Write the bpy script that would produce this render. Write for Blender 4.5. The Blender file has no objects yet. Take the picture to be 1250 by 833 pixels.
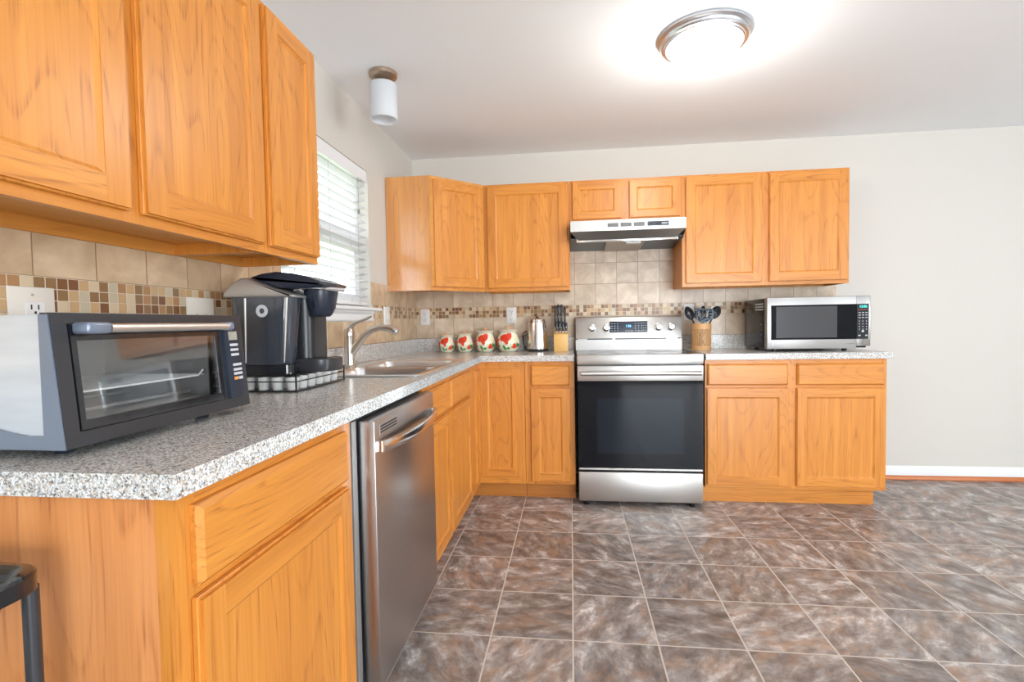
import bpy, bmesh, math, random
from mathutils import Vector, Matrix
random.seed(7)
SC = bpy.context.scene
COL = SC.collection
PI = math.pi

# ------------------------------------------------------------------ camera
CAM = (1.21773, -3.8766, 1.17327); YAW, PITCH, ROLL = 0.11673, -0.03676, -0.0172; FPX = 613.67
cy, sy, cp, sp, cr, sr = math.cos(YAW), math.sin(YAW), math.cos(PITCH), math.sin(PITCH), math.cos(ROLL), math.sin(ROLL)
fw = Vector((-sy*cp, cy*cp, sp)); rt = Vector((cy, sy, 0)); up = rt.cross(fw)
r2 = cr*rt + sr*up; u2 = -sr*rt + cr*up
cam_d = bpy.data.cameras.new('camera'); cam = bpy.data.objects.new('camera', cam_d); COL.objects.link(cam)
M3 = Matrix((r2, u2, -fw)).transposed()
cam.matrix_world = Matrix.Translation(CAM) @ M3.to_4x4()
cam_d.sensor_fit = 'HORIZONTAL'; cam_d.sensor_width = 36.0; cam_d.lens = FPX/1250*36.0
cam_d.clip_start = 0.02; cam_d.clip_end = 200
SC.camera = cam

# ------------------------------------------------------------------ world and light
w = bpy.data.worlds.new('world'); SC.world = w; w.use_nodes = True
wb = w.node_tree.nodes['Background']; wb.inputs[0].default_value = (0.90, 0.95, 1.0, 1); wb.inputs[1].default_value = 5.8
SC.view_settings.view_transform = 'Standard'; SC.view_settings.look = 'None'
SC.view_settings.exposure = 0.0; SC.view_settings.gamma = 1.0
SC.view_settings.use_curve_mapping = False

def area(name, loc, rot, sx, sy_, power, color):
    d = bpy.data.lights.new(name, 'AREA'); d.shape = 'RECTANGLE'; d.size = sx; d.size_y = sy_; d.energy = power; d.color = color
    o = bpy.data.objects.new(name, d); o.location = loc; o.rotation_euler = rot; COL.objects.link(o); return o
# daylight through the patio door and the window of the dining side, behind the camera
area('patio_daylight', (3.5, -7.5, 1.1), (PI/2+.30, 0, 0), 2.8, 2.0, 205, (0.82, 0.92, 1.0))
area('dining_daylight', (6.65, -4.2, 1.45), (PI/2+.25, 0, PI/2), 2.6, 1.5, 98, (0.82, 0.92, 1.0))
DOME_E = 14.0        # ceiling lamp glass
LAMP_W = 12         # ceiling lamp bulb power

# ------------------------------------------------------------------ helpers
ORG = {}
class MB:
    """collects geometry, built as one mesh"""
    def __init__(s): s.bm = bmesh.new(); s.mi = 0
    def _mark(s, faces):
        for f in faces: f.material_index = s.mi
    def box(s, x0, x1, y0, y1, z0, z1, bev=0, seg=1):
        r = bmesh.ops.create_cube(s.bm, size=1); vs = r['verts']
        for v in vs: v.co = Vector(((x0+x1)/2+v.co.x*(x1-x0), (y0+y1)/2+v.co.y*(y1-y0), (z0+z1)/2+v.co.z*(z1-z0)))
        fs = {f for v in vs for f in v.link_faces}; s._mark(fs)
        if bev:
            es = list({e for v in vs for e in v.link_edges})
            rr = bmesh.ops.bevel(s.bm, geom=es, offset=bev, segments=seg, affect='EDGES', profile=0.5)
            s._mark(rr['faces'])
        return s
    def hexa(s, pts):
        """8 points: bottom 4 ccw then top 4"""
        v = [s.bm.verts.new(p) for p in pts]
        q = [(3,2,1,0),(4,5,6,7),(0,1,5,4),(1,2,6,5),(2,3,7,6),(3,0,4,7)]
        s._mark([s.bm.faces.new([v[i] for i in f]) for f in q]); return s
    def prism(s, poly, axis, a, b, bev=0, seg=2):
        """poly in the two other axes (order x,y,z without axis)"""
        def P(p, t):
            l = list(p); l.insert(axis, t); return l
        va = [s.bm.verts.new(P(p, a)) for p in poly]; vb = [s.bm.verts.new(P(p, b)) for p in poly]; n = len(poly)
        fs = [s.bm.faces.new([va[i], va[(i+1) % n], vb[(i+1) % n], vb[i]]) for i in range(n)]
        fs += [s.bm.faces.new(va[::-1]), s.bm.faces.new(vb)]; s._mark(fs)
        if bev:
            es = list({e for f in fs[-2:] for e in f.edges})
            rr = bmesh.ops.bevel(s.bm, geom=es, offset=bev, segments=seg, affect='EDGES', profile=0.5); s._mark(rr['faces'])
        return s
    def loft(s, rings, cap=True, closed=True):
        R = [[s.bm.verts.new(p) for p in r] for r in rings]; fs = []
        n = len(R[0])
        for a, b in zip(R, R[1:]):
            for i in range(n if closed else n-1):
                fs.append(s.bm.faces.new([a[i], a[(i+1) % n], b[(i+1) % n], b[i]]))
        if cap: fs += [s.bm.faces.new(R[0][::-1]), s.bm.faces.new(R[-1])]
        s._mark(fs); return s
    def lathe(s, prof, c=(0,0,0), n=32, cap=True, axis=2):
        def P(a, r, z):
            p = [r*math.cos(a), r*math.sin(a), z]
            if axis == 0: p = [p[2], p[0], p[1]]
            if axis == 1: p = [p[0], p[2], p[1]]
            return (p[0]+c[0], p[1]+c[1], p[2]+c[2])
        return s.loft([[P(2*PI*i/n, max(r, 1e-4), z) for i in range(n)] for r, z in prof], cap)
    def tube(s, path, r, n=12, cap=True):
        path = [Vector(p) for p in path]; rings = []
        N = len(path); rr = r if isinstance(r, (list, tuple)) else [r]*N
        prev = None
        for i, p in enumerate(path):
            t = (path[min(i+1, N-1)]-path[max(i-1, 0)]).normalized()
            if prev is None:
                a = Vector((0,0,1)) if abs(t.z) < .9 else Vector((1,0,0)); u = t.cross(a).normalized()
            else: u = (prev - t*prev.dot(t)).normalized()
            prev = u; v = t.cross(u)
            rings.append([p+rr[i]*(math.cos(2*PI*k/n)*u+math.sin(2*PI*k/n)*v) for k in range(n)])
        return s.loft(rings, cap)
    def xform(s, m):
        bmesh.ops.transform(s.bm, matrix=m, verts=s.bm.verts[:]); return s
    def build(s, name, mats, parent=None, smooth=35):
        if not isinstance(mats, (list, tuple)): mats = [mats]
        bmesh.ops.recalc_face_normals(s.bm, faces=s.bm.faces[:])
        o_ = ORG.get(parent.name, Vector((0,0,0))) if parent else Vector((0,0,0))
        if o_.length: bmesh.ops.translate(s.bm, vec=-o_, verts=s.bm.verts[:])
        if smooth:
            for f in s.bm.faces: f.smooth = True
            for e in s.bm.edges:
                if len(e.link_faces) == 2 and e.calc_face_angle(0) > math.radians(smooth): e.smooth = False
        me = bpy.data.meshes.new(name); s.bm.to_mesh(me); s.bm.free()
        for m in mats: me.materials.append(m)
        o = bpy.data.objects.new(name, me); COL.objects.link(o)
        if parent: o.parent = parent; ORG[o.name] = o_
        return o
def thing(name, label, cat, loc=(0,0,0), group=None):
    o = bpy.data.objects.new(name, None); COL.objects.link(o); o.location = loc; o.empty_display_size = .05
    ORG[o.name] = Vector(loc); o['label'] = label; o['category'] = cat
    if group: o['group'] = group
    return o
def tag(o, label, cat, group=None, kind=None):
    o['label'] = label; o['category'] = cat
    if group: o['group'] = group
    if kind: o['kind'] = kind
    return o
def struct(o): o['kind'] = 'structure'; return o
def copy_tree(o, parent=None):
    c = o.copy(); COL.objects.link(c); c.parent = parent; ORG[c.name] = ORG.get(o.name, Vector((0,0,0)))
    for ch in list(o.children): copy_tree(ch, c)
    return c
def text_mesh(body, size, m, name, mat, parent, thick=.0004, align='CENTER'):
    cu = bpy.data.curves.new(name, 'FONT'); cu.body = body; cu.size = size; cu.extrude = thick
    cu.align_x = align; cu.align_y = 'CENTER'
    t = bpy.data.objects.new(name, cu); COL.objects.link(t); bpy.context.view_layer.update()
    me = bpy.data.meshes.new_from_object(t.evaluated_get(bpy.context.evaluated_depsgraph_get()))
    bpy.data.objects.remove(t); bpy.data.curves.remove(cu)
    o_ = ORG.get(parent.name, Vector((0,0,0)))
    me.transform(Matrix.Translation(-o_) @ m); me.materials.clear(); me.materials.append(mat)
    o = bpy.data.objects.new(name, me); COL.objects.link(o); o.parent = parent; ORG[o.name] = o_
    return o
def facing(loc, face='-y'):
    """matrix laying text in a vertical plane; face = direction the text looks"""
    X = {'-y': Vector((1,0,0)), '+x': Vector((0,1,0))}[face]; Z = {'-y': Vector((0,-1,0)), '+x': Vector((1,0,0))}[face]
    Y = Z.cross(X); m = Matrix((X, Y, Z)).transposed().to_4x4(); m.translation = Vector(loc); return m

# ------------------------------------------------------------------ materials
def newmat(name):
    m = bpy.data.materials.new(name); m.use_nodes = True; nt = m.node_tree
    return m, nt, nt.nodes['Principled BSDF']
def plain(name, col, rough=.5, metal=0, spec=.5, emit=None, es=0, trans=0, ior=1.45, coat=0, alpha=1):
    m, nt, b = newmat(name); b.inputs['Base Color'].default_value = (*col, 1); b.inputs['Roughness'].default_value = rough
    b.inputs['Metallic'].default_value = metal; b.inputs['Specular IOR Level'].default_value = spec
    b.inputs['Transmission Weight'].default_value = trans; b.inputs['IOR'].default_value = ior; b.inputs['Coat Weight'].default_value = coat
    b.inputs['Alpha'].default_value = alpha
    if emit: b.inputs['Emission Color'].default_value = (*emit, 1); b.inputs['Emission Strength'].default_value = es
    return m
class NT:
    def __init__(s, nt): s.nt = nt
    def n(s, t, **kw):
        x = s.nt.nodes.new(t)
        for k, v in kw.items(): setattr(x, k, v)
        return x
    def l(s, a, b): s.nt.links.new(a, b)
    def math(s, op, a, b=None):
        x = s.n('ShaderNodeMath', operation=op)
        for i, v in enumerate((a, b)):
            if v is None: continue
            if isinstance(v, (int, float)): x.inputs[i].default_value = v
            else: s.l(v, x.inputs[i])
        return x.outputs[0]
    def ramp(s, fac, stops, interp='LINEAR'):
        x = s.n('ShaderNodeValToRGB'); x.color_ramp.interpolation = interp; e = x.color_ramp.elements
        while len(e) < len(stops): e.new(.5)
        for i, (p, c) in enumerate(stops): e[i].position = p; e[i].color = (*c, 1) if len(c) == 3 else c
        s.l(fac, x.inputs[0]); return x.outputs[0]
    def mix(s, fac, a, b, mode='MIX'):
        x = s.n('ShaderNodeMix', data_type='RGBA', blend_type=mode)
        for i, v in ((0, fac), (6, a), (7, b)):
            if isinstance(v, (int, float)): x.inputs[i].default_value = v
            elif isinstance(v, tuple): x.inputs[i].default_value = (*v, 1)
            else: s.l(v, x.inputs[i])
        return x.outputs[2]
    def noise(s, vec, scale, detail=3, rough=.5, dist=0):
        x = s.n('ShaderNodeTexNoise'); x.inputs['Scale'].default_value = scale; x.inputs['Detail'].default_value = detail
        x.inputs['Roughness'].default_value = rough; x.inputs['Distortion'].default_value = dist
        if vec is not None: s.l(vec, x.inputs['Vector'])
        return x.outputs[0]
    def vscale(s, vec, sc, off=None):
        x = s.n('ShaderNodeMapping'); x.inputs['Scale'].default_value = sc; s.l(vec, x.inputs[0])
        if off is not None: s.l(off, x.inputs['Location'])
        return x.outputs[0]
    def bump(s, h, strength, dist=.002, b=None):
        x = s.n('ShaderNodeBump'); x.inputs['Strength'].default_value = strength; x.inputs['Distance'].default_value = dist; s.l(h, x.inputs['Height'])
        if b: s.l(x.outputs[0], b.inputs['Normal'])
        return x.outputs[0]

def oak(name, axis, tint=(1, 1, 1), amp=1.0, rough=.33):
    m, nt, b = newmat(name); k = NT(nt)
    tc = k.n('ShaderNodeTexCoord').outputs['Object']
    rnd = k.n('ShaderNodeObjectInfo').outputs['Random']
    off = k.n('ShaderNodeCombineXYZ'); r = k.math('MULTIPLY', rnd, 37.0)
    for i in range(3): k.l(r, off.inputs[i])
    s1 = [5.0]*3; s1[axis] = .75; s2 = [190.0]*3; s2[axis] = 5.0; s3 = [22.0]*3; s3[axis] = .9
    big = k.noise(k.vscale(tc, s1, off.outputs[0]), 1.0, 1, .45, .05)
    rings = k.math('FRACT', k.math('MULTIPLY', big, 21.0))
    rl = k.ramp(rings, [(0, (0, 0, 0)), (.68, (.08, .08, .08)), (.9, (1, 1, 1)), (1, (0, 0, 0))])
    pores = k.noise(k.vscale(tc, s2, off.outputs[0]), 1.0, 2, .6)
    band = k.noise(k.vscale(tc, s3, off.outputs[0]), 1.0, 3, .6)
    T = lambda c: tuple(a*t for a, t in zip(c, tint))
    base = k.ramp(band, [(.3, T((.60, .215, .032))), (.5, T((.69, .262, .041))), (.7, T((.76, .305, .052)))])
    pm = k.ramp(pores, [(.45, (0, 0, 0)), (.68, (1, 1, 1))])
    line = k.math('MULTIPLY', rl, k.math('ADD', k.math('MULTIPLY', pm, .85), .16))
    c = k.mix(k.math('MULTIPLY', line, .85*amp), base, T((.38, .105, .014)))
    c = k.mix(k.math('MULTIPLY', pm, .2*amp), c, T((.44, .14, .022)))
    k.l(c, b.inputs['Base Color']); b.inputs['Roughness'].default_value = rough
    b.inputs['Coat Weight'].default_value = .09; b.inputs['Coat Roughness'].default_value = .22
    return m
OAK_X = oak('honey_oak_grain_x', 0); OAK_Y = oak('honey_oak_grain_y', 1); OAK_Z = oak('honey_oak_grain_z', 2)
OAK_VEN = oak('oak_veneer_side', 2, (1.03, 1.06, 2.1), .9, .4)
OAK_UND = oak('oak_veneer_underside', 1, (1.0, 1.12, 1.3), .4, .5)
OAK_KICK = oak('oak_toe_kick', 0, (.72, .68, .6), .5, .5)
WOODIN = plain('pale_wood', (.75, .55, .33), .6)

def granite():
    m, nt, b = newmat('speckled_granite_laminate'); k = NT(nt)
    P = k.n('ShaderNodeNewGeometry').outputs['Position']
    def sp(scale, seedz):
        v = k.n('ShaderNodeTexVoronoi', feature='F1'); v.inputs['Scale'].default_value = scale
        mp = k.n('ShaderNodeMapping'); mp.inputs['Location'].default_value = (seedz, seedz*2, seedz*3)
        nz = k.n('ShaderNodeTexNoise'); nz.inputs['Scale'].default_value = 160
        k.l(P, nz.inputs[0]); mixv = k.n('ShaderNodeVectorMath', operation='MULTIPLY_ADD')
        k.l(nz.outputs[1], mixv.inputs[0]); mixv.inputs[1].default_value = (.006, .006, .006); k.l(P, mixv.inputs[2])
        k.l(mixv.outputs[0], mp.inputs[0]); k.l(mp.outputs[0], v.inputs['Vector'])
        sep = k.n('ShaderNodeSeparateColor'); k.l(v.outputs['Color'], sep.inputs[0]); return sep.outputs[0]
    a = sp(330, 1.3); a2 = sp(240, 7.7)
    c = k.ramp(a, [(0, (.06, .055, .052)), (.13, (.24, .22, .20)), (.26, (.50, .48, .45)), (.40, (.76, .76, .75)), (.64, (.93, .94, .94)), (.85, (.54, .43, .32))], 'CONSTANT')
    c2 = k.ramp(a2, [(0, (.26, .25, .24)), (.16, (.56, .56, .55)), (.5, (.80, .81, .81)), (.78, (.64, .54, .43))], 'CONSTANT')
    c = k.mix(.38, c, c2)
    k.l(c, b.inputs['Base Color']); b.inputs['Roughness'].default_value = .2
    b.inputs['Specular IOR Level'].default_value = .5
    return m
GRAN = granite()

def gridmask(k, coord, off, pitch, half):
    """returns (cell index, 1 on tile / 0 on grout)"""
    t = k.math('DIVIDE', k.math('SUBTRACT', coord, off), pitch)
    cell = k.math('FLOOR', t); fr = k.math('FRACT', t)
    d = k.math('MINIMUM', fr, k.math('SUBTRACT', 1.0, fr))
    return cell, k.math('MULTIPLY', d, pitch), half

def floor_mat():
    m, nt, b = newmat('slate_look_tile'); k = NT(nt)
    P = k.n('ShaderNodeNewGeometry').outputs['Position']; s = k.n('ShaderNodeSeparateXYZ'); k.l(P, s.inputs[0])
    cx_, dx, _ = gridmask(k, s.outputs[0], .600, .306, 0); cy_, dy, _ = gridmask(k, s.outputs[1], -.79, .317, 0)
    d = k.math('MINIMUM', dx, dy)
    mask = k.n('ShaderNodeMapRange'); mask.inputs[1].default_value = .0022; mask.inputs[2].default_value = .0038; k.l(d, mask.inputs[0])
    cb = k.n('ShaderNodeCombineXYZ'); k.l(cx_, cb.inputs[0]); k.l(cy_, cb.inputs[1])
    wn = k.n('ShaderNodeTexWhiteNoise', noise_dimensions='2D'); k.l(cb.outputs[0], wn.inputs['Vector'])
    # per tile turn and shift of the cloudy pattern
    vr = k.n('ShaderNodeVectorRotate', rotation_type='Z_AXIS'); k.l(P, vr.inputs['Vector']); k.l(k.math('MULTIPLY', wn.outputs[0], 6.28), vr.inputs['Angle'])
    ad = k.n('ShaderNodeVectorMath', operation='MULTIPLY_ADD'); k.l(wn.outputs[1], ad.inputs[0]); ad.inputs[1].default_value = (20, 20, 20); k.l(vr.outputs[0], ad.inputs[2])
    V = k.vscale(ad.outputs[0], (1, 1.7, 1))
    n1 = k.noise(V, 9, 6, .66, .25); n2 = k.noise(V, 8, 4, .6, .2); n3 = k.noise(V, 11, 4, .6, .3)
    c = k.ramp(n1, [(.28, (.12, .095, .086)), (.44, (.23, .19, .17)), (.55, (.36, .315, .29)), (.68, (.70, .66, .64))])
    rust = k.ramp(n2, [(.5, (0, 0, 0)), (.66, (1, 1, 1))])
    c = k.mix(k.math('MULTIPLY', rust, .55), c, (.40, .235, .145))
    blue = k.ramp(n3, [(.52, (0, 0, 0)), (.7, (1, 1, 1))])
    c = k.mix(k.math('MULTIPLY', blue, .35), c, (.44, .47, .52))
    hv = k.n('ShaderNodeHueSaturation'); k.l(c, hv.inputs['Color']); k.l(k.math('ADD', k.math('MULTIPLY', wn.outputs[0], .35), .85), hv.inputs['Value'])
    c = k.mix(mask.outputs[0], (.62, .56, .50), hv.outputs[0])
    k.l(c, b.inputs['Base Color'])
    rr = k.n('ShaderNodeMapRange'); rr.inputs[3].default_value = .8; rr.inputs[4].default_value = .36; k.l(mask.outputs[0], rr.inputs[0]); k.l(rr.outputs[0], b.inputs['Roughness'])
    hgt = k.math('ADD', k.math('MULTIPLY', mask.outputs[0], 1.0), k.math('MULTIPLY', n1, .5))
    k.bump(hgt, .35, .0025, b)
    return m
FLOOR = floor_mat()

def splash_mat(name, ax, off, pitch, rows, tint):
    m, nt, b = newmat(name); k = NT(nt)
    P = k.n('ShaderNodeNewGeometry').outputs['Position']; s = k.n('ShaderNodeSeparateXYZ'); k.l(P, s.inputs[0])
    c1, dx, _ = gridmask(k, s.outputs[ax], off, pitch, 0); zz = k.math('SUBTRACT', s.outputs[2], k.math('MULTIPLY', k.math('GREATER_THAN', s.outputs[2], 1.25), .082)); c2, dz, _ = gridmask(k, zz, rows[0], rows[1], 0)
    mask = k.n('ShaderNodeMapRange'); mask.inputs[1].default_value = .0009; mask.inputs[2].default_value = .0022; k.l(k.math('MINIMUM', dx, dz), mask.inputs[0])
    cb = k.n('ShaderNodeCombineXYZ'); k.l(c1, cb.inputs[0]); k.l(c2, cb.inputs[1])
    wn = k.n('ShaderNodeTexWhiteNoise', noise_dimensions='2D'); k.l(cb.outputs[0], wn.inputs['Vector'])
    ad = k.n('ShaderNodeVectorMath', operation='MULTIPLY_ADD'); k.l(wn.outputs[1], ad.inputs[0]); ad.inputs[1].default_value = (9, 9, 9); k.l(P, ad.inputs[2])
    n1 = k.noise(ad.outputs[0], 9, 4, .55, .5)
    T = lambda c: tuple(a*t for a, t in zip(c, tint))
    c = k.ramp(n1, [(.3, T((.50, .375, .265))), (.5, T((.61, .475, .345))), (.7, T((.74, .61, .47)))])
    hv = k.n('ShaderNodeHueSaturation'); k.l(c, hv.inputs['Color']); k.l(k.math('ADD', k.math('MULTIPLY', wn.outputs[0], .14), .93), hv.inputs['Value'])
    c = k.mix(mask.outputs[0], T((.30, .20, .13)), hv.outputs[0]); k.l(c, b.inputs['Base Color']); b.inputs['Roughness'].default_value = .32
    k.bump(k.math('ADD', mask.outputs[0], k.math('MULTIPLY', n1, .3)), .35, .002, b)
    return m
def mosaic_mat(name, ax, off, z0):
    m, nt, b = newmat(name); k = NT(nt)
    P = k.n('ShaderNodeNewGeometry').outputs['Position']; s = k.n('ShaderNodeSeparateXYZ'); k.l(P, s.inputs[0])
    c1, dx, _ = gridmask(k, s.outputs[ax], off, .0268, 0); c2, dz, _ = gridmask(k, s.outputs[2], z0, .0272, 0)
    mask = k.n('ShaderNodeMapRange'); mask.inputs[1].default_value = .0006; mask.inputs[2].default_value = .0016; k.l(k.math('MINIMUM', dx, dz), mask.inputs[0])
    cb = k.n('ShaderNodeCombineXYZ'); k.l(c1, cb.inputs[0]); k.l(c2, cb.inputs[1])
    wn = k.n('ShaderNodeTexWhiteNoise', noise_dimensions='2D'); k.l(cb.outputs[0], wn.inputs['Vector'])
    c = k.ramp(wn.outputs[0], [(0, (.20, .085, .03)), (.2, (.27, .15, .06)), (.36, (.42, .22, .09)), (.5, (.56, .36, .18)), (.72, (.66, .52, .34)), (.88, (.55, .47, .33))], 'CONSTANT')
    c = k.mix(mask.outputs[0], (.68, .56, .43), c); k.l(c, b.inputs['Base Color'])
    b.inputs['Roughness'].default_value = .3
    k.bump(mask.outputs[0], .4, .0015, b)
    return m
TILE_B = splash_mat('beige_tile_back', 0, .148, .1575, (1.1375-.0795*1.0, .1575), (1, 1, 1))
TILE_L = splash_mat('beige_tile_left_bounce_tint', 1, -2.865, .1545, (1.1375-.0795*1.0, .1575), (1, .93, .80))  # orange bounce light on this wall is painted into the tile tint

def metal(name, col, rough, aniso=0, brush=None, bs=.025):
    m, nt, b = newmat(name); k = NT(nt)
    b.inputs['Base Color'].default_value = (*col, 1); b.inputs['Metallic'].default_value = 1; b.inputs['Roughness'].default_value = rough
    if brush is not None:
        tc = k.n('ShaderNodeTexCoord').outputs['Object']; sc = [500.0]*3; sc[brush] = 3.0
        n = k.noise(k.vscale(tc, sc), 1.0, 2, .5)
        rr = k.n('ShaderNodeMapRange'); rr.inputs[3].default_value = rough*.8; rr.inputs[4].default_value = rough*1.25; k.l(n, rr.inputs[0]); k.l(rr.outputs[0], b.inputs['Roughness'])
        k.bump(n, bs, .0006, b)
    return m
STEEL_X = metal('brushed_steel_x', (.56, .54, .515), .36, brush=0)
STEEL_Y = metal('brushed_steel_y', (.50, .48, .47), .3, brush=1, bs=.012)
STEEL_SINK = metal('satin_sink_steel', (.84, .85, .86), .28)
NICKEL = metal('brushed_nickel', (.62, .57, .51), .28)
NICKEL_D = metal('dark_nickel', (.46, .36, .27), .3)
CHROME = metal('chrome', (.86, .86, .87), .08)
RACK = plain('rack_wire_metal', (.95, .94, .92), .3)
BLACK = plain('black_plastic', (.018, .018, .021), .3)
BLACKG = plain('glossy_black_plastic', (.012, .013, .016), .1, coat=.4)
BLUEBLK = plain('dark_blue_black_plastic', (.02, .026, .042), .28)
DKGRAY = plain('charcoal_metal', (.055, .055, .06), .32, .4)
BLKGLASS = plain('black_glass', (.006, .007, .010), .03, spec=.32)
WHITEP = plain('white_plastic', (.82, .80, .77), .35)
ALMOND = plain('ivory_plastic', (.80, .74, .65), .35)
SLOT = plain('slot_dark', (.03, .03, .03), .6)
WHITEPT = plain('white_paint', (.84, .84, .84), .4)
CEIL = plain('ceiling_white_paint', (.93, .955, .975), .85, spec=.2)
SILV = plain('silver_plastic', (.52, .50, .47), .32, .6)
PRINTW = plain('light_grey_print', (.55, .56, .58), .5)
PRINTD = plain('dark_grey_print', (.12, .12, .12), .5)
def wall_mat():
    m, nt, b = newmat('cream_wall_paint'); k = NT(nt)
    tc = k.n('ShaderNodeTexCoord').outputs['Object']
    n = k.noise(tc, 160, 2, .5); b.inputs['Base Color'].default_value = (.665, .63, .575, 1); b.inputs['Roughness'].default_value = .7
    k.bump(n, .06, .001, b); return m
WALL = wall_mat()
GLASS = plain('clear_glass', (.95, .97, .97), .02, trans=1, ior=1.05)

# ------------------------------------------------------------------ room shell
H = 2.461; XR = 6.4; YF = -7.2
struct(MB().box(-.12, XR+.1, YF-.1, .12, -.1, 0).build('floor', FLOOR))
struct(MB().box(-.12, XR+.1, YF-.1, .12, H, H+.1).build('ceiling', CEIL))
struct(MB().box(-.12, XR+.1, 0, .12, 0, H).build('wall_back', WALL))
WY0, WY1, WZ0, WZ1 = -1.87, -.905, 1.262, 2.105       # kitchen window opening
b = MB(); b.box(-.14, 0, YF, WY0, 0, H).box(-.14, 0, WY1, 0, 0, H).box(-.14, 0, WY0, WY1, 0, WZ0).box(-.14, 0, WY0, WY1, WZ1, H)
struct(b.build('wall_left', WALL))
b = MB(); b.box(XR, XR+.1, YF, -5.4, 0, H).box(XR, XR+.1, -3.0, 0, 0, H).box(XR, XR+.1, -5.4, -3.0, 0, .75).box(XR, XR+.1, -5.4, -3.0, 2.15, H)
struct(b.build('wall_right', WALL))
b = MB(); b.box(-.12, 2.1, YF-.1, YF, 0, H).box(4.9, XR+.1, YF-.1, YF, 0, H).box(2.1, 4.9, YF-.1, YF, 2.1, H)
struct(b.build('wall_front', WALL))
# patio door frame (behind the camera) and dining window frame
b = MB()
for x in (2.1, 3.46, 4.82): b.box(x, x+.08, YF-.08, YF-.01, .0, 2.1)
b.box(2.18, 4.82, YF-.08, YF-.01, 0, .1).box(2.18, 4.82, YF-.08, YF-.01, 2.02, 2.1)
struct(b.build('door_1', WHITEPT))
b = MB()
for y in (-5.4, -4.235, -3.07): b.box(XR+.01, XR+.07, y, y+.07, .75, 2.15)
b.box(XR+.01, XR+.07, -5.33, -3.07, .75, .82).box(XR+.01, XR+.07, -5.33, -3.07, 2.08, 2.15).box(XR+.015, XR+.06, -5.33, -3.07, 1.43, 1.48)
struct(b.build('window_2', WHITEPT))
# baseboard with stained shoe moulding
struct(MB().prism([(-.001, .03), (-.013, .03), (-.013, .085), (-.006, .098), (-.001, .098)], 0, 3.125, XR).build('baseboard_back', WHITEPT))
struct(MB().prism([(-.001, .001), (-.022, .001), (-.02, .017), (-.012, .029), (-.001, .031)], 0, 3.145, XR).build('trim_1', oak('stained_shoe_mould', 0, (.8, .55, .4), .6)))

# kitchen window: vinyl double hung frame, glass
fr = MB()
fr.box(-.115, -.07, WY0, WY0+.045, WZ0, WZ1).box(-.115, -.07, WY1-.045, WY1, WZ0, WZ1)
fr.box(-.115, -.07, WY0+.045, WY1-.045, WZ0, WZ0+.05).box(-.115, -.07, WY0+.045, WY1-.045, WZ1-.045, WZ1)
zm = (WZ0+WZ1)/2-.02
fr.box(-.11, -.07, WY0+.045, WY1-.045, zm, zm+.04)
wf = struct(fr.build('window_1', WHITEPT))
sa = MB()
for y0, y1 in ((WY0+.045, WY0+.085), (WY1-.085, WY1-.045)): sa.box(-.10, -.062, y0, y1, WZ0+.05, zm)
sa.box(-.10, -.062, WY0+.085, WY1-.085, WZ0+.05, WZ0+.09); sa.box(-.10, -.062, WY0+.085, WY1-.085, zm-.04, zm-.0)
s_ = sa.build('lower_sash', WHITEPT, wf)
g = MB().box(-.093, -.089, WY0+.05, WY1-.05, WZ0+.05, WZ1-.045); g.build('window_glass', GLASS, wf)
st = MB().box(-.0885, -.0875, -1.63, -1.585, 1.515, 1.56); stk = st.build('security_sticker', plain('sticker_blue', (.18, .2, .34), .5), wf)
st = MB().box(-.0872, -.0868, -1.622, -1.593, 1.533, 1.54).box(-.0872, -.0868, -1.617, -1.605, 1.52, 1.53).box(-.0872, -.0868, -1.6, -1.59, 1.545, 1.556); st.build('sticker_print', WHITEP, wf)
# stool and apron
b = MB().prism([(-.07, 1.257), (.055, 1.257), (.06, 1.2605), (.062, 1.267), (.06, 1.2735), (.055, 1.277), (-.07, 1.277)], 1, WY0-.03, WY1+.03)
struct(b.build('trim_2', WHITEPT))
b = MB().prism([(.0015, 1.195), (.012, 1.195), (.018, 1.203), (.018, 1.235), (.028, 1.247), (.028, 1.256), (.0015, 1.256)], 1, WY0-.01, WY1-.005)
struct(b.build('trim_3', WHITEPT))

# blind
SLAT = plain('white_blind_slat', (.86, .86, .86), .45); 
sn = SLAT.node_tree; _b = sn.nodes['Principled BSDF']; _b.inputs['Subsurface Weight'].default_value = 0
_t = sn.nodes.new('ShaderNodeBsdfTranslucent'); _t.inputs[0].default_value = (.9, .9, .9, 1); _mx = sn.nodes.new('ShaderNodeMixShader'); _mx.inputs[0].default_value = .5
sn.links.new(_b.outputs[0], _mx.inputs[1]); sn.links.new(_t.outputs[0], _mx.inputs[2]); sn.links.new(_mx.outputs[0], sn.nodes['Material Output'].inputs[0])
bl = thing('window_blind', 'white horizontal slatted blind hanging in the window over the sink', 'window blind', (-.03, -1.39, 1.28))
by0, by1 = WY0+.012, WY1-.012
sl = MB(); z = 1.345
while z < 2.03:
    a = math.radians(-9); dx, dz = .0245*math.cos(a), .0245*math.sin(a); t = .0013
    sl.prism([(-.033-dx, z+dz-t), (-.033, z+.0015-t), (-.033+dx, z-dz-t), (-.033+dx, z-dz+t), (-.033, z+.0015+t), (-.033-dx, z+dz+t)], 1, by0, by1); z += .0445
sl.build('slats', SLAT, bl)
MB().box(-.058, -.012, by0, by1, 2.055, 2.1, .002).build('headrail', WHITEPT, bl)
MB().box(-.009, -.001, by0-.006, by1+.006, 2.035, 2.103, .003).build('valance', WHITEPT, bl)
MB().box(-.056, -.010, by0, by1, 1.29, 1.31, .004, 2).build('bottom_rail', WHITEPT, bl)
cd = MB()
for y in (-1.74, -1.39, -1.04):
    for x in (-.0575, -.0085): cd.tube([(x, y, 1.30), (x, y, 2.05)], .0009, 6)
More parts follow.
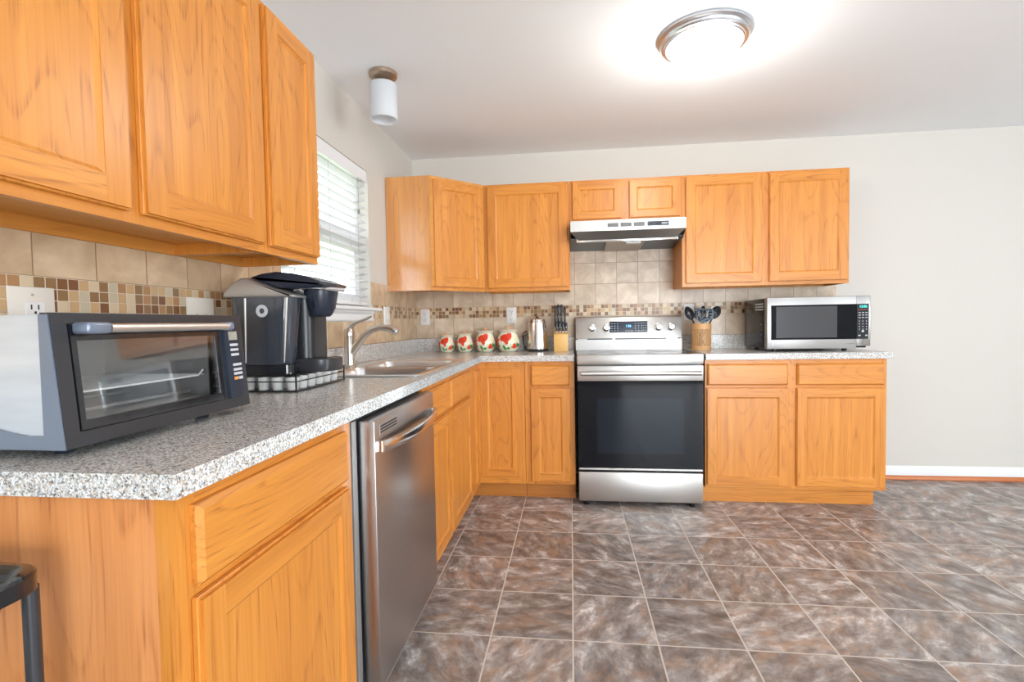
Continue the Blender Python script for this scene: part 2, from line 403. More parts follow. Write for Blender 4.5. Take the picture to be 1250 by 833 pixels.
cd.build('ladder_cord', plain('cord_grey', (.45, .45, .44), .7), bl)
MB().tube([(-.004, -1.035, 2.05), (-.004, -1.035, 1.85)], .0012, 6).build('lift_cord', plain('cord_dark', (.25, .24, .23), .7), bl)
MB().lathe([(.002, 0), (.006, -.004), (.007, -.022), (.003, -.03)], (-.004, -1.035, 1.852), 12).build('cord_tassel', plain('tassel_grey', (.2, .19, .18), .5), bl)

# outside: pale neighbouring fence and a tree
LEAF = plain('pale_leaf', (.24, .30, .16), .7); BARK = plain('bark', (.22, .18, .14), .9)
struct(MB().box(-30, -.3, -14, 14, -.6, -.5).build('ground', plain('lawn', (.35, .42, .25), .9)))
tr = thing('garden_tree', 'leafy tree outside behind the blind of the sink window', 'tree', (-6.5, 2.6, -.5))
b = MB(); b.tube([(-6.5, 2.6, -.5), (-6.45, 2.65, .8), (-6.5, 2.6, 2.0), (-6.4, 2.7, 3.0)], [.16, .13, .1, .05], 10)
for i in range(9):
    a = i*2.4; z0 = .9+.2*i; b.tube([(-6.47, 2.62, z0), (-6.47+.5*math.cos(a), 2.62+.5*math.sin(a), z0+.35), (-6.47+1.1*math.cos(a), 2.62+1.1*math.sin(a), z0+.5)], [.05, .03, .012], 6)
b.build('trunk', BARK, tr)
b = MB()
for i in range(900):
    a = random.uniform(0, 2*PI); r = 1.5*math.sqrt(random.random()); z = random.uniform(.9, 3.4); c = Vector((-6.47+r*math.cos(a), 2.62+r*math.sin(a), z))
    u = Vector((random.uniform(-1, 1), random.uniform(-1, 1), random.uniform(-1, 1))).normalized(); v = u.orthogonal().normalized()
    b.bm.faces.new([b.bm.verts.new(c+u*.09), b.bm.verts.new(c+v*.04), b.bm.verts.new(c-u*.09), b.bm.verts.new(c-v*.04)])
b.build('foliage', LEAF, tr)
fe = thing('garden_fence', 'pale board fence outside beyond the sink window', 'fence', (-9.0, 3, -.5))
b = MB()
for i in range(60): b.box(-9.02, -9.0, -3+i*.16, -3+i*.16+.15, -.5, 1.35)
b.build('boards', plain('grey_fence', (.4, .38, .35), .8), fe)
b = MB(); b.box(-9.0, -8.96, -3, 6.6, 0, .09).box(-9.0, -8.96, -3, 6.6, .9, .99); b.build('rail', plain('grey_fence_rail', (.36, .34, .31), .8), fe)

# ------------------------------------------------------------------ cabinets
ZB, HC, ZT = .109, .957, 2.152; ZC = HC-.038; UB = 1.396
def frame_m(O, U, N):
    """local (a along U, c outward N, z up)"""
    m = Matrix((Vector(U), Vector(N), Vector((0, 0, 1)))).transposed().to_4x4(); m.translation = Vector(O); return m
def mat_axis(U): return OAK_X if abs(U[0]) > .9 else (OAK_Y if abs(U[1]) > .9 else OAK_X)
def door(parent, O, U, N, w_, h_, name='door', st=.057):
    """shaker style recessed panel door: stiles, rails, ogee step and panel; O is its lower corner on the frame face"""
    m = frame_m(O, U, N); b = MB(); T = .019
    b.mi = 0
    def bar(a0, a1, z0, z1, vert):
        b.mi = 0 if vert else 1
        b.box(a0, a1, 0.0006, T, z0, z1)
    bar(0, st, 0, h_, True); bar(w_-st, w_, 0, h_, True); bar(st, w_-st, 0, st, False); bar(st, w_-st, h_-st, h_, False)
    # outer lip (small cove all round) as a slightly larger back layer
    b.mi = 0; e = .0045
    b.box(-e, w_+e, .0005, .0115, -e, h_+e, .0015)
    # inner sticking: sloped strip round the panel
    i0, i1 = st, st+.011; b.mi = 0
    def strip(p):
        vs = [b.bm.verts.new(q) for q in p]; f = b.bm.faces.new(vs); f.material_index = b.mi
    c0, c1 = T-.002, T-.0085
    A = [(i0, h_-i0), (w_-i0, h_-i0), (w_-i0, i0), (i0, i0)]; B = [(i1, h_-i1), (w_-i1, h_-i1), (w_-i1, i1), (i1, i1)]
    for j in range(4):
        k_ = (j+1) % 4; strip([(A[j][0], c0, A[j][1]), (A[k_][0], c0, A[k_][1]), (B[k_][0], c1, B[k_][1]), (B[j][0], c1, B[j][1])])
    b.xform(m); d = b.build(name, [OAK_Z, mat_axis(U)], parent)
    p = MB().box(st+.001, w_-st-.001, .003, T-.0088, st+.001, h_-st-.001); p.xform(m); p.build('door_panel', OAK_Z, d)
    return d
def drawer_front(parent, O, U, N, w_, h_):
    m = frame_m(O, U, N); T = .019; b = MB(); e = .009
    b.hexa([(0, .0006, 0), (w_, .0006, 0), (w_, .0006, h_), (0, .0006, h_), (0, .010, 0), (w_, .010, 0), (w_, .010, h_), (0, .010, h_)])
    b.hexa([(0, .010, 0), (w_, .010, 0), (w_, .010, h_), (0, .010, h_), (e, T, e), (w_-e, T, e), (w_-e, T, h_-e), (e, T, h_-e)])
    b.xform(m); return b.build('drawer_front', mat_axis(U), parent)
def frame_parts(parent, O, U, N, w_, h_, holes):
    """face frame: slab of thickness .019 whose front is at c=0, drawn as bars round the openings"""
    xs = sorted({0, w_} | {v for h in holes for v in (h[0], h[1])}); zs = sorted({0, h_} | {v for h in holes for v in (h[2], h[3])})
    b = MB(); m = frame_m(O, U, N)
    for a0, a1 in zip(xs, xs[1:]):
        run = None
        for z0, z1 in zip(zs, zs[1:]):
            c = ((a0+a1)/2, (z0+z1)/2); inh = any(h[0] < c[0] < h[1] and h[2] < c[1] < h[3] for h in holes)
            if not inh:
                b.mi = 1 if any(h[0] < c[0] < h[1] for h in holes) else 0
                b.box(a0, a1, -.019, 0, z0, z1)
    b.xform(m); return b.build('face_frame', [OAK_Z, mat_axis(U)], parent)

YFB = -.61; XFL = .61        # faces of the base runs
# ---- corner base cabinet (L-shaped, bi-fold door)
t = thing('corner_base_cabinet', 'L-shaped oak corner base cabinet with a folding door under the flowered jars', 'kitchen cabinet', (.3, -.3, 0))
b = MB(); b.prism([(.004, -.004), (.912, -.004), (.912, -.591), (.591, -.591), (.591, -.912), (.004, -.912)], 2, ZB, ZC-.001); b.build('body', OAK_Z, t)
frame_parts(t, (.61, YFB, ZB), (1, 0, 0), (0, -1, 0), .302, ZC-ZB-.001, [(.0, .272, .045, .763)])
frame_parts(t, (XFL, -.912, ZB), (0, 1, 0), (1, 0, 0), .302, ZC-ZB-.001, [(.152, .302, .045, .763)])
# face frame of the left leg has a narrow visible stile; door leaves meet in the corner
d = door(t, (.617, YFB+.008, ZB+.047), (1, 0, 0), (0, -1, 0), .262, .712, st=.05)
d2 = door(t, (XFL-.006, -.762, ZB+.047), (0, 1, 0), (1, 0, 0), .138, .712, st=.04)
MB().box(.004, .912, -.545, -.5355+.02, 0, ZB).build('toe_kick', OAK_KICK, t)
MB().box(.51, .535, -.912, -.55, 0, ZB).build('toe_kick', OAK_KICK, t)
def base_back(name, label, x0, x1, ndoor, rev, x_side=False, gap=.028, kick_right=None, doorspec=None):
    t = thing(name, label, 'kitchen cabinet', ((x0+x1)/2, -.3, 0))
    b = MB(); b.box(x0, x1, -.591, -.004, ZB, ZC-.001); b.build('body', OAK_Z, t)
    holes = []
    for a0, a1 in doorspec:
        holes += [(a0+.012-x0, a1-.012-x0, .04, .615), (a0+.012-x0, a1-.012-x0, .66, .775)]
    frame_parts(t, (x0, YFB, ZB), (1, 0, 0), (0, -1, 0), x1-x0, ZC-ZB-.001, holes)
    for a0, a1 in doorspec:
        door(t, (a0, YFB, .134), (1, 0, 0), (0, -1, 0), a1-a0, .604, st=.052)
        drawer_front(t, (a0, YFB, .759), (1, 0, 0), (0, -1, 0), a1-a0, .133)
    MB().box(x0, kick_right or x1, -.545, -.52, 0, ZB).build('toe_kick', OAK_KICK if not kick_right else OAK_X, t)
    return t
base_back('base_cabinet', 'narrow oak base cabinet, one drawer over one door, left of the range', .9145, 1.237, 1, .02, doorspec=[(.955, 1.206)])
base_back('base_cabinet', 'wide oak base cabinet, two drawers over two doors, below the microwave', 2.052, 3.108, 2, .02, doorspec=[(2.063, 2.540), (2.594, 3.088)], kick_right=3.075)
def base_left(name, label, y0, y1, doorspec, zd=.134, hd=.604):
    t = thing(name, label, 'kitchen cabinet', (.3, (y0+y1)/2, 0))
    b = MB(); b.box(.004, .591, y0, y1, ZB, ZC-.001 if name != 'sink_base_cabinet' else .70)
    if name == 'sink_base_cabinet':
        b.box(.575, .591, y0, y1, .70, ZC-.001).box(.004, .575, y0, y0+.016, .70, ZC-.001).box(.004, .575, y1-.016, y1, .70, ZC-.001)
    b.build('body', OAK_Z, t)
    holes = []
    for a0, a1 in doorspec: holes += [(a0+.012-y0, a1-.012-y0, .04, .615), (a0+.012-y0, a1-.012-y0, .66, .775)]
    frame_parts(t, (XFL, y0, ZB), (0, 1, 0), (1, 0, 0), y1-y0, ZC-ZB-.001, holes)
    for a0, a1 in doorspec:
        door(t, (XFL, a0, zd), (0, 1, 0), (1, 0, 0), a1-a0, hd, st=.052)
        drawer_front(t, (XFL, a0, .759), (0, 1, 0), (1, 0, 0), a1-a0, .133)
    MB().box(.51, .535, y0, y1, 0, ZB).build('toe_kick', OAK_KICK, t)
    return t
base_left('sink_base_cabinet', 'oak sink base cabinet with two false drawers and two doors, beside the dishwasher', -1.895, -.9145, [(-1.86, -1.49), (-1.447, -.965)])
YE = -3.195
tn = base_left('base_cabinet', 'oak base cabinet nearest the camera, one drawer over one door, beside the dishwasher', YE+.006, -2.565, [(-3.152, -2.612)])
MB().box(.004, .611, YE, YE+.0055, 0, ZC-.001).build('end_panel', OAK_VEN, tn)
MB().box(.59, .6125, YE-.001, YE+.03, ZB-.1, ZC-.001).build('corner_stile', OAK_Z, tn)

# ---- upper cabinets
def upper_shell(t, x0, x1, y0, y1, zb, zt, face='-y', side=OAK_Z):
    """carcass with a recessed bottom"""
    b = MB(); th = .016
    for a in ((x0, x0+th, y0+.019, y1), (x1-th, x1, y0+.019, y1)) if face == '-y' else ((x0, x1-.019, y0, y0+th), (x0, x1-.019, y1-th, y1)):
        MB().box(*a, zb, zt).build('side_panel', side, t)
    b = MB()
    if face == '-y': b.box(x0+th, x1-th, y0+.019, y1-.001, zt-th, zt).box(x0+th, x1-th, y1-.02, y1-.001, zb, zt-th)
    else: b.box(x0, x1-.019, y0+th, y1-th, zt-th, zt).box(x0, x0+.02, y0+th, y1-th, zb, zt-th)
    b.build('carcass', OAK_UND, t)
    b = MB()
    if face == '-y': b.box(x0+th, x1-th, y0+.019, y1-.02, zb+.032, zb+.045)
    else: b.box(x0+.02, x1-.019, y0+th, y1-th, zb+.032, zb+.045)
    b.build('bottom_panel', OAK_UND, t)
def upper_back(label, x0, x1, zb, doors, zd0, zd1, st=.055, zt=ZT):
    t = thing('wall_cabinet', label, 'kitchen cabinet', ((x0+x1)/2, -.15, zb))
    upper_shell(t, x0, x1, -.305, -.003, zb, zt)
    holes = [(a0+.012-x0, a1-.012-x0, zd0+.015-zb, zd1-.012-zb) for a0, a1 in doors]
    frame_parts(t, (x0, -.305, zb), (1, 0, 0), (0, -1, 0), x1-x0, zt-zb, holes)
    for a0, a1 in doors: door(t, (a0, -.305, zd0), (1, 0, 0), (0, -1, 0), a1-a0, zd1-zd0, st=st)
    return t
upper_back('single-door oak wall cabinet between the angled corner cabinet and the range hood', .613, 1.218, UB, [(.642, 1.199)], 1.424, 2.131)
upper_back('short oak wall cabinet with two small doors above the range hood', 1.2195, 1.9795, 1.845, [(1.242, 1.573), (1.632, 1.963)], 1.885, 2.131, .045)
upper_back('wide two-door oak wall cabinet above the microwave', 1.981, 3.047, UB, [(2.007, 2.494), (2.547, 3.031)], 1.424, 2.135)
# diagonal corner cabinet
OAK_CS = oak('oak_corner_side', 2, (1.0, 1.05, 1.25), .8, .2); _b = OAK_CS.node_tree.nodes['Principled BSDF']; _b.inputs['Coat Weight'].default_value = 1; _b.inputs['Coat IOR'].default_value = 1.9; _b.inputs['Coat Roughness'].default_value = .16
t = thing('corner_wall_cabinet', 'oak corner wall cabinet with an angled door, right of the sink window', 'kitchen cabinet', (.25, -.25, UB))
b = MB(); P5 = [(.003, -.003), (.611, -.003), (.611, -.292), (.292, -.609), (.003, -.609)]
P5 = [(.003, -.003), (.6115, -.003), (.6115, -.318), (.318, -.6115), (.003, -.6115)]
b.prism(P5, 2, UB+.03, ZT-.001)
b.build('carcass', OAK_UND, t)
MB().box(.003, .305, -.6125, -.5965, UB, ZT).build('side_panel', OAK_CS, t)
s2_ = math.sqrt(.5); dl = .307*math.sqrt(2)
frame_parts(t, (.305, -.6125, UB), (s2_, s2_, 0), (s2_, -s2_, 0), dl, ZT-UB, [(.035, dl-.035, .045, .72)])
door(t, (.305+.02*s2_, -.6125+.02*s2_, 1.424), (s2_, s2_, 0), (s2_, -s2_, 0), dl-.04, .705, st=.055)
# left upper run
def upper_left(label, y0, y1, doors):
    t = thing('wall_cabinet', label, 'kitchen cabinet', (.15, (y0+y1)/2, UB))
    upper_shell(t, .003, .305, y0, y1, UB, ZT, face='+x')
    holes = [(a0+.012-y0, a1-.012-y0, .04, .72) for a0, a1 in doors]
    frame_parts(t, (.305, y0, UB), (0, 1, 0), (1, 0, 0), y1-y0, ZT-UB, holes)
    for a0, a1 in doors: door(t, (.305, a0, 1.422), (0, 1, 0), (1, 0, 0), a1-a0, .712, st=.055)
    return t
upper_left('narrow oak wall cabinet beside the sink window, one slim door', -2.450, -2.128, [(-2.430, -2.146)])
upper_left('large oak wall cabinet high above the toaster oven, two wide doors', -3.365, -2.4515, [(-3.34, -2.93), (-2.888, -2.468)])

# ------------------------------------------------------------------ countertops, sink
t = thing('countertop', 'long L-shaped speckled granite countertop running under the sink and toaster oven', 'countertop', (.3, -1.5, ZC))
b = MB(); YC = -3.206; SX0, SX1, SY0, SY1 = .085, .578, -1.845, -1.075
b.box(.003, .635, YC, SY0, ZC, HC).box(.003, SX0, SY0, SY1, ZC, HC).box(SX1, .635, SY0, SY1, ZC, HC).box(.003, .635, SY1, -.003, ZC, HC).box(.635, 1.2375, -.635, -.003, ZC, HC)
bmesh.ops.remove_doubles(b.bm, verts=b.bm.verts[:], dist=1e-5)
b.build('slab', GRAN, t)
MB().box(.003, .022, YC, -.003, HC, HC+.10).box(.022, 1.2375, -.022, -.003, HC, HC+.10).build('upstand', GRAN, t)
t = thing('countertop', 'short speckled granite countertop under the microwave', 'countertop', (2.6, -.3, ZC))
MB().box(2.050, 3.132, -.635, -.003, ZC, HC, .002).build('slab', GRAN, t)
MB().box(2.050, 3.132, -.022, -.003, HC, HC+.10).build('upstand', GRAN, t)

t = thing('kitchen_sink', 'double-bowl stainless steel sink set into the countertop below the window', 'sink', (.33, -1.46, .77))
def rrect(x0, x1, y0, y1, r, n=6):
    pts = []
    for cx_, cy_, a0 in ((x1-r, y1-r, 0), (x0+r, y1-r, PI/2), (x0+r, y0+r, PI), (x1-r, y0+r, 3*PI/2)):
        for i in range(n+1): a = a0+PI/2*i/n; pts.append((cx_+r*math.cos(a), cy_+r*math.sin(a)))
    return pts
def ring(x0, x1, y0, y1, r, z, n=6): return [(x, y, z) for x, y in rrect(x0, x1, y0, y1, r, n)]
rz = HC+.0012
rim = MB(); X0, X1, Y0_, Y1_ = .05, .603, -1.885, -1.04
bowls = [(.155, .565, -1.835, -1.48), (.155, .565, -1.445, -1.09)]
# deck with two bowl holes: strips
rim.box(X0, .155, Y0_, Y1_, rz, rz+.004).box(.565, X1, Y0_, Y1_, rz, rz+.004)
for a, b_ in ((Y0_, -1.835), (-1.48, -1.445), (-1.09, Y1_)): rim.box(.155, .565, a, b_, rz, rz+.004)
bmesh.ops.remove_doubles(rim.bm, verts=rim.bm.verts[:], dist=1e-5)
rim.build('rim_deck', STEEL_SINK, t)
e = MB(); 
e.loft([ring(X0-.002, X1+.002, Y0_-.002, Y1_+.002, .03, rz), ring(X0-.002, X1+.002, Y0_-.002, Y1_+.002, .03, rz+.004), ring(X0+.003, X1-.003, Y0_+.003, Y1_-.003, .028, rz+.0085), ring(X0+.01, X1-.01, Y0_+.01, Y1_-.01, .025, rz+.0045)], cap=False)
e.build('rolled_edge', STEEL_SINK, t)
for x0, x1, y0, y1 in bowls:
    b = MB(); zt_ = rz+.0045
    b.loft([ring(x0-.006, x1+.006, y0-.006, y1+.006, .006, zt_+.0005), ring(x0, x1, y0, y1, .055, zt_), ring(x0+.006, x1-.006, y0+.006, y1-.006, .055, zt_-.012), ring(x0+.014, x1-.014, y0+.014, y1-.014, .055, .80), ring(x0+.03, x1-.03, y0+.03, y1-.03, .055, .782), ring(x0+.16, x1-.16, y0+.14, y1-.14, .03, .778)], cap=False)
    bo = b.build('bowl', STEEL_SINK, t)
    MB().lathe([(.046, .7795), (.044, .7835), (.034, .7815), (.01, .776)], ((x0+x1)/2, (y0+y1)/2, 0), 24).build('drain', CHROME, bo)
    MB().box(x0+.14, x1-.14, y0+.12, y1-.12, .7765, .778).build('bowl_floor', STEEL_SINK, bo)

t = thing('kitchen_faucet', 'brushed nickel single-lever faucet with a pull-out spout behind the sink', 'faucet', (.105, -1.45, HC+.006))
FX, FY = .105, -1.45; fz = HC+.0058
MB().lathe([(.032, fz), (.033, fz+.004), (.027, fz+.010), (.0255, fz+.02), (.025, 1.115), (.0265, 1.12)], (FX, FY, 0), 28).build('body', NICKEL, t)
MB().lathe([(.0265, 1.1205), (.027, 1.13), (.024, 1.15), (.015, 1.163), (.003, 1.166)], (FX, FY, 0), 28).build('cap', NICKEL, t)
MB().tube([(FX+.0, FY, 1.148), (FX+.012, FY, 1.170), (FX+.035, FY, 1.186), (FX+.07, FY, 1.196), (FX+.10, FY, 1.207), (FX+.122, FY, 1.218)], [.016, .0145, .0105, .008, .007, .0045], 12).build('lever', NICKEL, t)
MB().tube([(FX+.012, FY, 1.035), (FX+.04, FY, 1.07), (FX+.075, FY, 1.115), (FX+.12, FY, 1.148), (FX+.165, FY, 1.160), (FX+.20, FY, 1.156)], [.02, .019, .0175, .0165, .0165, .017], 16).build('spout', NICKEL, t)
MB().tube([(FX+.20, FY, 1.156), (FX+.225, FY, 1.149), (FX+.245, FY, 1.14), (FX+.252, FY, 1.134)], [.0185, .02, .0195, .017], 16).build('spray_head', NICKEL, t)

# ------------------------------------------------------------------ backsplash
t = thing('tile_backsplash', 'beige square tile backsplash with mosaic band behind the range, jars and microwave', 'tile backsplash', (1.5, -.004, HC+.1))
z1, z2, z3 = 1.2155, 1.2975, 1.455
MB().box(.009, 1.2375, -.009, -.0005, HC+.1005, z1).box(2.05, 3.115, -.009, -.0005, HC+.1005, z1).box(1.2375, 2.05, -.009, -.0005, .95, z1).box(.009, 1.2195, -.009, -.0005, z2, z3).box(1.2195, 1.98, -.009, -.0005, z2, 1.84).box(1.98, 3.115, -.009, -.0005, z2, z3-.055).build('tiles', TILE_B, t)
MB().box(.009, 3.115, -.0095, -.0005, z1, z2).build('mosaic_band', mosaic_mat('glass_mosaic_back', 0, 0.0, z1), t)
t = thing('tile_backsplash', 'beige square tile backsplash with mosaic band along the sink and toaster oven wall', 'tile backsplash', (.004, -1.5, HC+.1))
MB().box(.0005, .009, -3.6, -.0005, HC+.1005, 1.194).box(.0005, .009, -3.6, WY0-.012, 1.194, z1).box(.0005, .009, WY1-.004, -.0005, 1.194, z1).box(.0005, .009, -3.6, WY0-.004, z2, z3-.02).box(.0005, .009, WY1+.003, -.0005, z2, z3-.02).build('tiles', TILE_L, t)
ML = mosaic_mat('glass_mosaic_left', 1, 0.0, z1)
for a in ((-3.6, WY0-.032), (WY1+.032, -.0005)): MB().box(.0005, .0095, *a, z1, z2).build('mosaic_band', ML, t)

# outlets
def outlet_v(x, z, label):
    t = thing('wall_outlet', label, 'outlet', (x, -.01, z))
    MB().box(x-.037, x+.037, -.0155, -.0098, z-.061, z+.061, .002, 2).build('cover_plate', WHITEP, t)
    for dz in (-.026, .026):
        f = MB().lathe([(.0175, 0), (.0175, .0025), (.016, .0035)], (x, 0, z+dz), 20, axis=1); f.xform(Matrix.Translation((0, -.0155, 0)) @ Matrix.Scale(-1, 4, (0, 1, 0))); s_ = f.build('socket', WHITEP, t)
        MB().box(x-.0085, x-.0062, -.0196, -.019, z+dz-.003, z+dz+.008).box(x+.0062, x+.0085, -.0196, -.019, z+dz-.003, z+dz+.008).box(x-.0025, x+.0025, -.0196, -.019, z+dz-.011, z+dz-.0065).build('slot', SLOT, s_)
    MB().lathe([(.0028, -.0175), (.0028, -.0155)], (x, 0, z), 10, axis=1).build('screw', SILV, t)
outlet_v(.079, 1.227, 'white outlet plate near the corner, left of the flowered jars')
outlet_v(.764, 1.230, 'white outlet plate on the mosaic above the largest flowered jar')
outlet_v(2.090, 1.228, 'white outlet plate partly behind the black cooking utensils')
def plate_h(y0, y1, z0, z1, label, sockets):
    t = thing('wall_outlet' if sockets else 'blank_wall_plate', label, 'outlet' if sockets else 'wall plate', (.01, (y0+y1)/2, z0)); P_ = ALMOND
    MB().box(.0098, .0155, y0, y1, z0, z1, .0022, 2).build('cover_plate', P_, t); yc, zc = (y0+y1)/2, (z0+z1)/2
    if sockets:
        zc = 1.236; s_ = MB().box(.0155, .0175, yc-.018, yc+.024, zc-.04, zc+.002, .0015).build('socket', WHITEP, t)
        MB().box(.0175, .0179, yc-.006, yc-.003, zc-.015, zc-.004).box(.0175, .0179, yc+.009, yc+.012, zc-.015, zc-.004).box(.0175, .0179, yc+.001, yc+.006, zc-.025, zc-.019).build('slot', SLOT, s_)
        MB().lathe([(.003, .0155), (.003, .0168)], (0, yc, z1-.018), 10, axis=0).build('screw', SILV, t)
    else:
        for dy in (-.02, .02): MB().lathe([(.003, .0155), (.003, .0168)], (0, yc+dy, zc-.01), 10, axis=0).build('screw', SILV, t)
plate_h(-2.925, -2.825, 1.150, 1.272, 'ivory outlet plate on the left wall above the toaster oven', True)
plate_h(-2.415, -2.295, 1.180, 1.272, 'blank ivory wall plate beside the coffee maker', False)
t = thing('light_switch', 'white switch plate seen edge-on between the sink window and the corner', 'light switch', (.01, -.68, 1.155))
MB().box(.0098, .0165, -.725, -.625, 1.155, 1.290, .002, 2).build('cover_plate', WHITEP, t)
for y in (-.700, -.650): MB().prism([(.0165, 1.207), (.0205, 1.212), (.0185, 1.24), (.0165, 1.24)], 1, y-.015, y+.015).build('rocker', WHITEP, t)

# ------------------------------------------------------------------ range
t = thing('electric_range', 'stainless steel freestanding electric range with a black glass oven door', 'stove', (1.635, -.35, 0))
RX0, RX1, RY = 1.254, 2.020, -.70
MB().box(RX0+.003, RX1-.003, -.64, -.03, .03, .925).build('body', plain('range_side_grey', (.22, .23, .25), .35, .6), t)
tp = MB().box(RX0, RX1, -.675, -.095, .925, .9585, .004).build('cooktop', BLKGLASS, t)
b = MB()
b.box(RX0-.001, RX1+.001, -.702, -.672, .899, .964, .006, 2); b.build('front_rail', STEEL_X, t)
for cx_, cy_, r in ((1.44, -.50, .10), (1.83, -.50, .115), (1.44, -.25, .085), (1.83, -.25, .085)):
    b = MB(); n = 40
    b.loft([[(cx_+rr*math.cos(2*PI*i/n), cy_+rr*math.sin(2*PI*i/n), z) for i in range(n)] for rr, z in ((r, .9586), (r, .959), (r-.003, .959), (r-.003, .9586))], cap=False); b.build('burner_ring', PRINTD, tp)
# backguard
b = MB(); b.prism([(-.03, .9588), (-.10, .9588), (-.095, 1.035), (-.03, 1.035)], 0, RX0, RX1); b.build('backguard_base', metal('backguard_steel', (.42, .40, .38), .4, brush=0), t)
b = MB(); b.box(RX0+.01, RX1-.01, -.09, -.03, 1.035, 1.044); b.build('vent_gap', BLACK, t)
for x0, x1 in ((RX0+.015, RX0+.085), (1.52, 1.545), (RX1-.11, RX1-.03)): MB().box(x0, x1, -.103, -.09, 1.0355, 1.0425, .001).build('vent_tab', SILV, t)
bp_ = MB().prism([(-.03, 1.044), (-.108, 1.044), (-.096, 1.195), (-.088, 1.205), (-.03, 1.205)], 0, RX0, RX1, .004, 2); pn = bp_.build('control_panel', STEEL_X, t)
def yp(z): return -.108+(z-1.044)/(1.195-1.044)*.012
tilt = Matrix.Rotation(math.atan2(.012, .151)*-1, 4, 'X')
def on_panel(x, z, d=0.0):  # matrix whose local -y looks out of the sloped panel
    return Matrix.Translation((x, yp(z), z)) @ tilt @ Matrix.Translation((0, -d, 0))
for x in (1.375, 1.478, 1.855, 1.945):
    k_ = MB().lathe([(.0275, 0), (.0275, -.006), (.022, -.008), (.0205, -.026), (.017, -.03)], (0, 0, 0), 28, axis=1); k_.xform(on_panel(x, 1.122)); kb = k_.build('knob', metal('knob_silver', (.70, .69, .67), .25) if x == 1.375 else bpy.data.materials['knob_silver'], t)
    k_ = MB().box(-.006, .006, -.038, -.026, -.021, .021, .003, 2); k_.xform(on_panel(x, 1.122) @ Matrix.Rotation(.25 if x < 1.6 else -.2, 4, 'Y')); k_.build('knob_grip', bpy.data.materials['knob_silver'], kb)
    b = MB()
    for i in range(9):
        a = math.radians(-120+30*i); b.box(-.001, .001, -.0006, .0002, .033, .038); 
        vs = b.bm.verts[:][-8:]; bmesh.ops.rotate(b.bm, verts=vs, cent=(0, 0, 0), matrix=Matrix.Rotation(a, 3, 'Y'))
    b.xform(on_panel(x, 1.122)); b.build('dial_marks', PRINTD, pn)
d_ = MB().box(-.137, .137, -.0015, .0, -.041, .041, .0006); d_.xform(on_panel(1.639, 1.127)); dp = d_.build('touch_display', plain('display_glass', (.012, .022, .045), .12), t)
b = MB()
for r_ in range(4):
    for c_ in list(range(3))+list(range(8, 11)):
        b.box(-.125+c_*.0215, -.115+c_*.0215, -.0022, -.0015, .022-r_*.017, .0255-r_*.017)
for c_ in range(3): b.box(-.022+c_*.02, -.008+c_*.02, -.0022, -.0015, -.031, -.027)
for r_ in range(4):
    for c_ in range(2): b.box(.105+c_*.016, .114+c_*.016, -.0022, -.0015, .024-r_*.017, .0265-r_*.017)
b.xform(on_panel(1.639, 1.127)); b.build('key_print', PRINTW, dp)
cl = text_mesh('1:26', .024, on_panel(1.639, 1.133, .0022) @ Matrix.Rotation(PI/2, 4, 'X'), 'clock_digits', plain('blue_led', (.1, .5, 1), .5, emit=(.25, .65, 1), es=2.5), dp)
# oven door
dr = MB().box(RX0+.002, RX1-.002, RY, -.645, .236, .795).box(RX0+.002, RX1-.002, RY-.002, -.645, .7955, .892, .003, 2).build('oven_door', [BLKGLASS], t)
MB().box(RX0+.001, RX1-.001, RY-.004, RY+.02, .797, .893, .004, 2).build('door_top_rail', STEEL_X, dr)
MB().box(RX0+.006, RX1-.006, RY-.0035, RY+.002, .2365, .248, .001).build('door_bottom_trim', STEEL_X, dr)
MB().box(1.375, 1.905, RY-.0008, RY+.0005, .34, .69).build('door_window', plain('oven_window', (.010, .014, .022), .04, spec=.34), dr)
b = MB(); b.tube([(RX0+.022, RY-.048, .848), (1.45, RY-.052, .849), (1.637, RY-.053, .849), (1.85, RY-.052, .849), (RX1-.022, RY-.048, .848)], .0135, 14)
h_ = b.build('door_handle', STEEL_X, dr)
for x in (RX0+.03, RX1-.03): MB().box(x-.011, x+.011, RY-.046, RY-.003, .838, .860, .003).build('handle_bracket', STEEL_X, h_)
MB().box(RX0+.004, RX1-.004, RY, -.645, .035, .222, .005, 2).build('storage_drawer', STEEL_X, t)
MB().box(RX0+.006, RX1-.006, -.66, -.62, .028, .236).build('drawer_gap', BLACK, t)
for x in (RX0+.05, RX1-.06):
    for y in (-.655, -.08): MB().lathe([(.016, .0005), (.018, .01), (.012, .014), (.012, .031)], (x, y, 0), 16).build('foot', BLACK, t)

# ------------------------------------------------------------------ hood
t = thing('range_hood', 'stainless steel under-cabinet range hood above the range', 'range hood', (1.6, -.2, 1.7))
HX0, HX1 = 1.223, 1.9765
b = MB(); b.box(HX0, HX1, -.455, -.440, 1.772, 1.8445, .0015).box(HX0, HX1, -.440, -.012, 1.832, 1.8443)
b.build('canopy', STEEL_X, t)
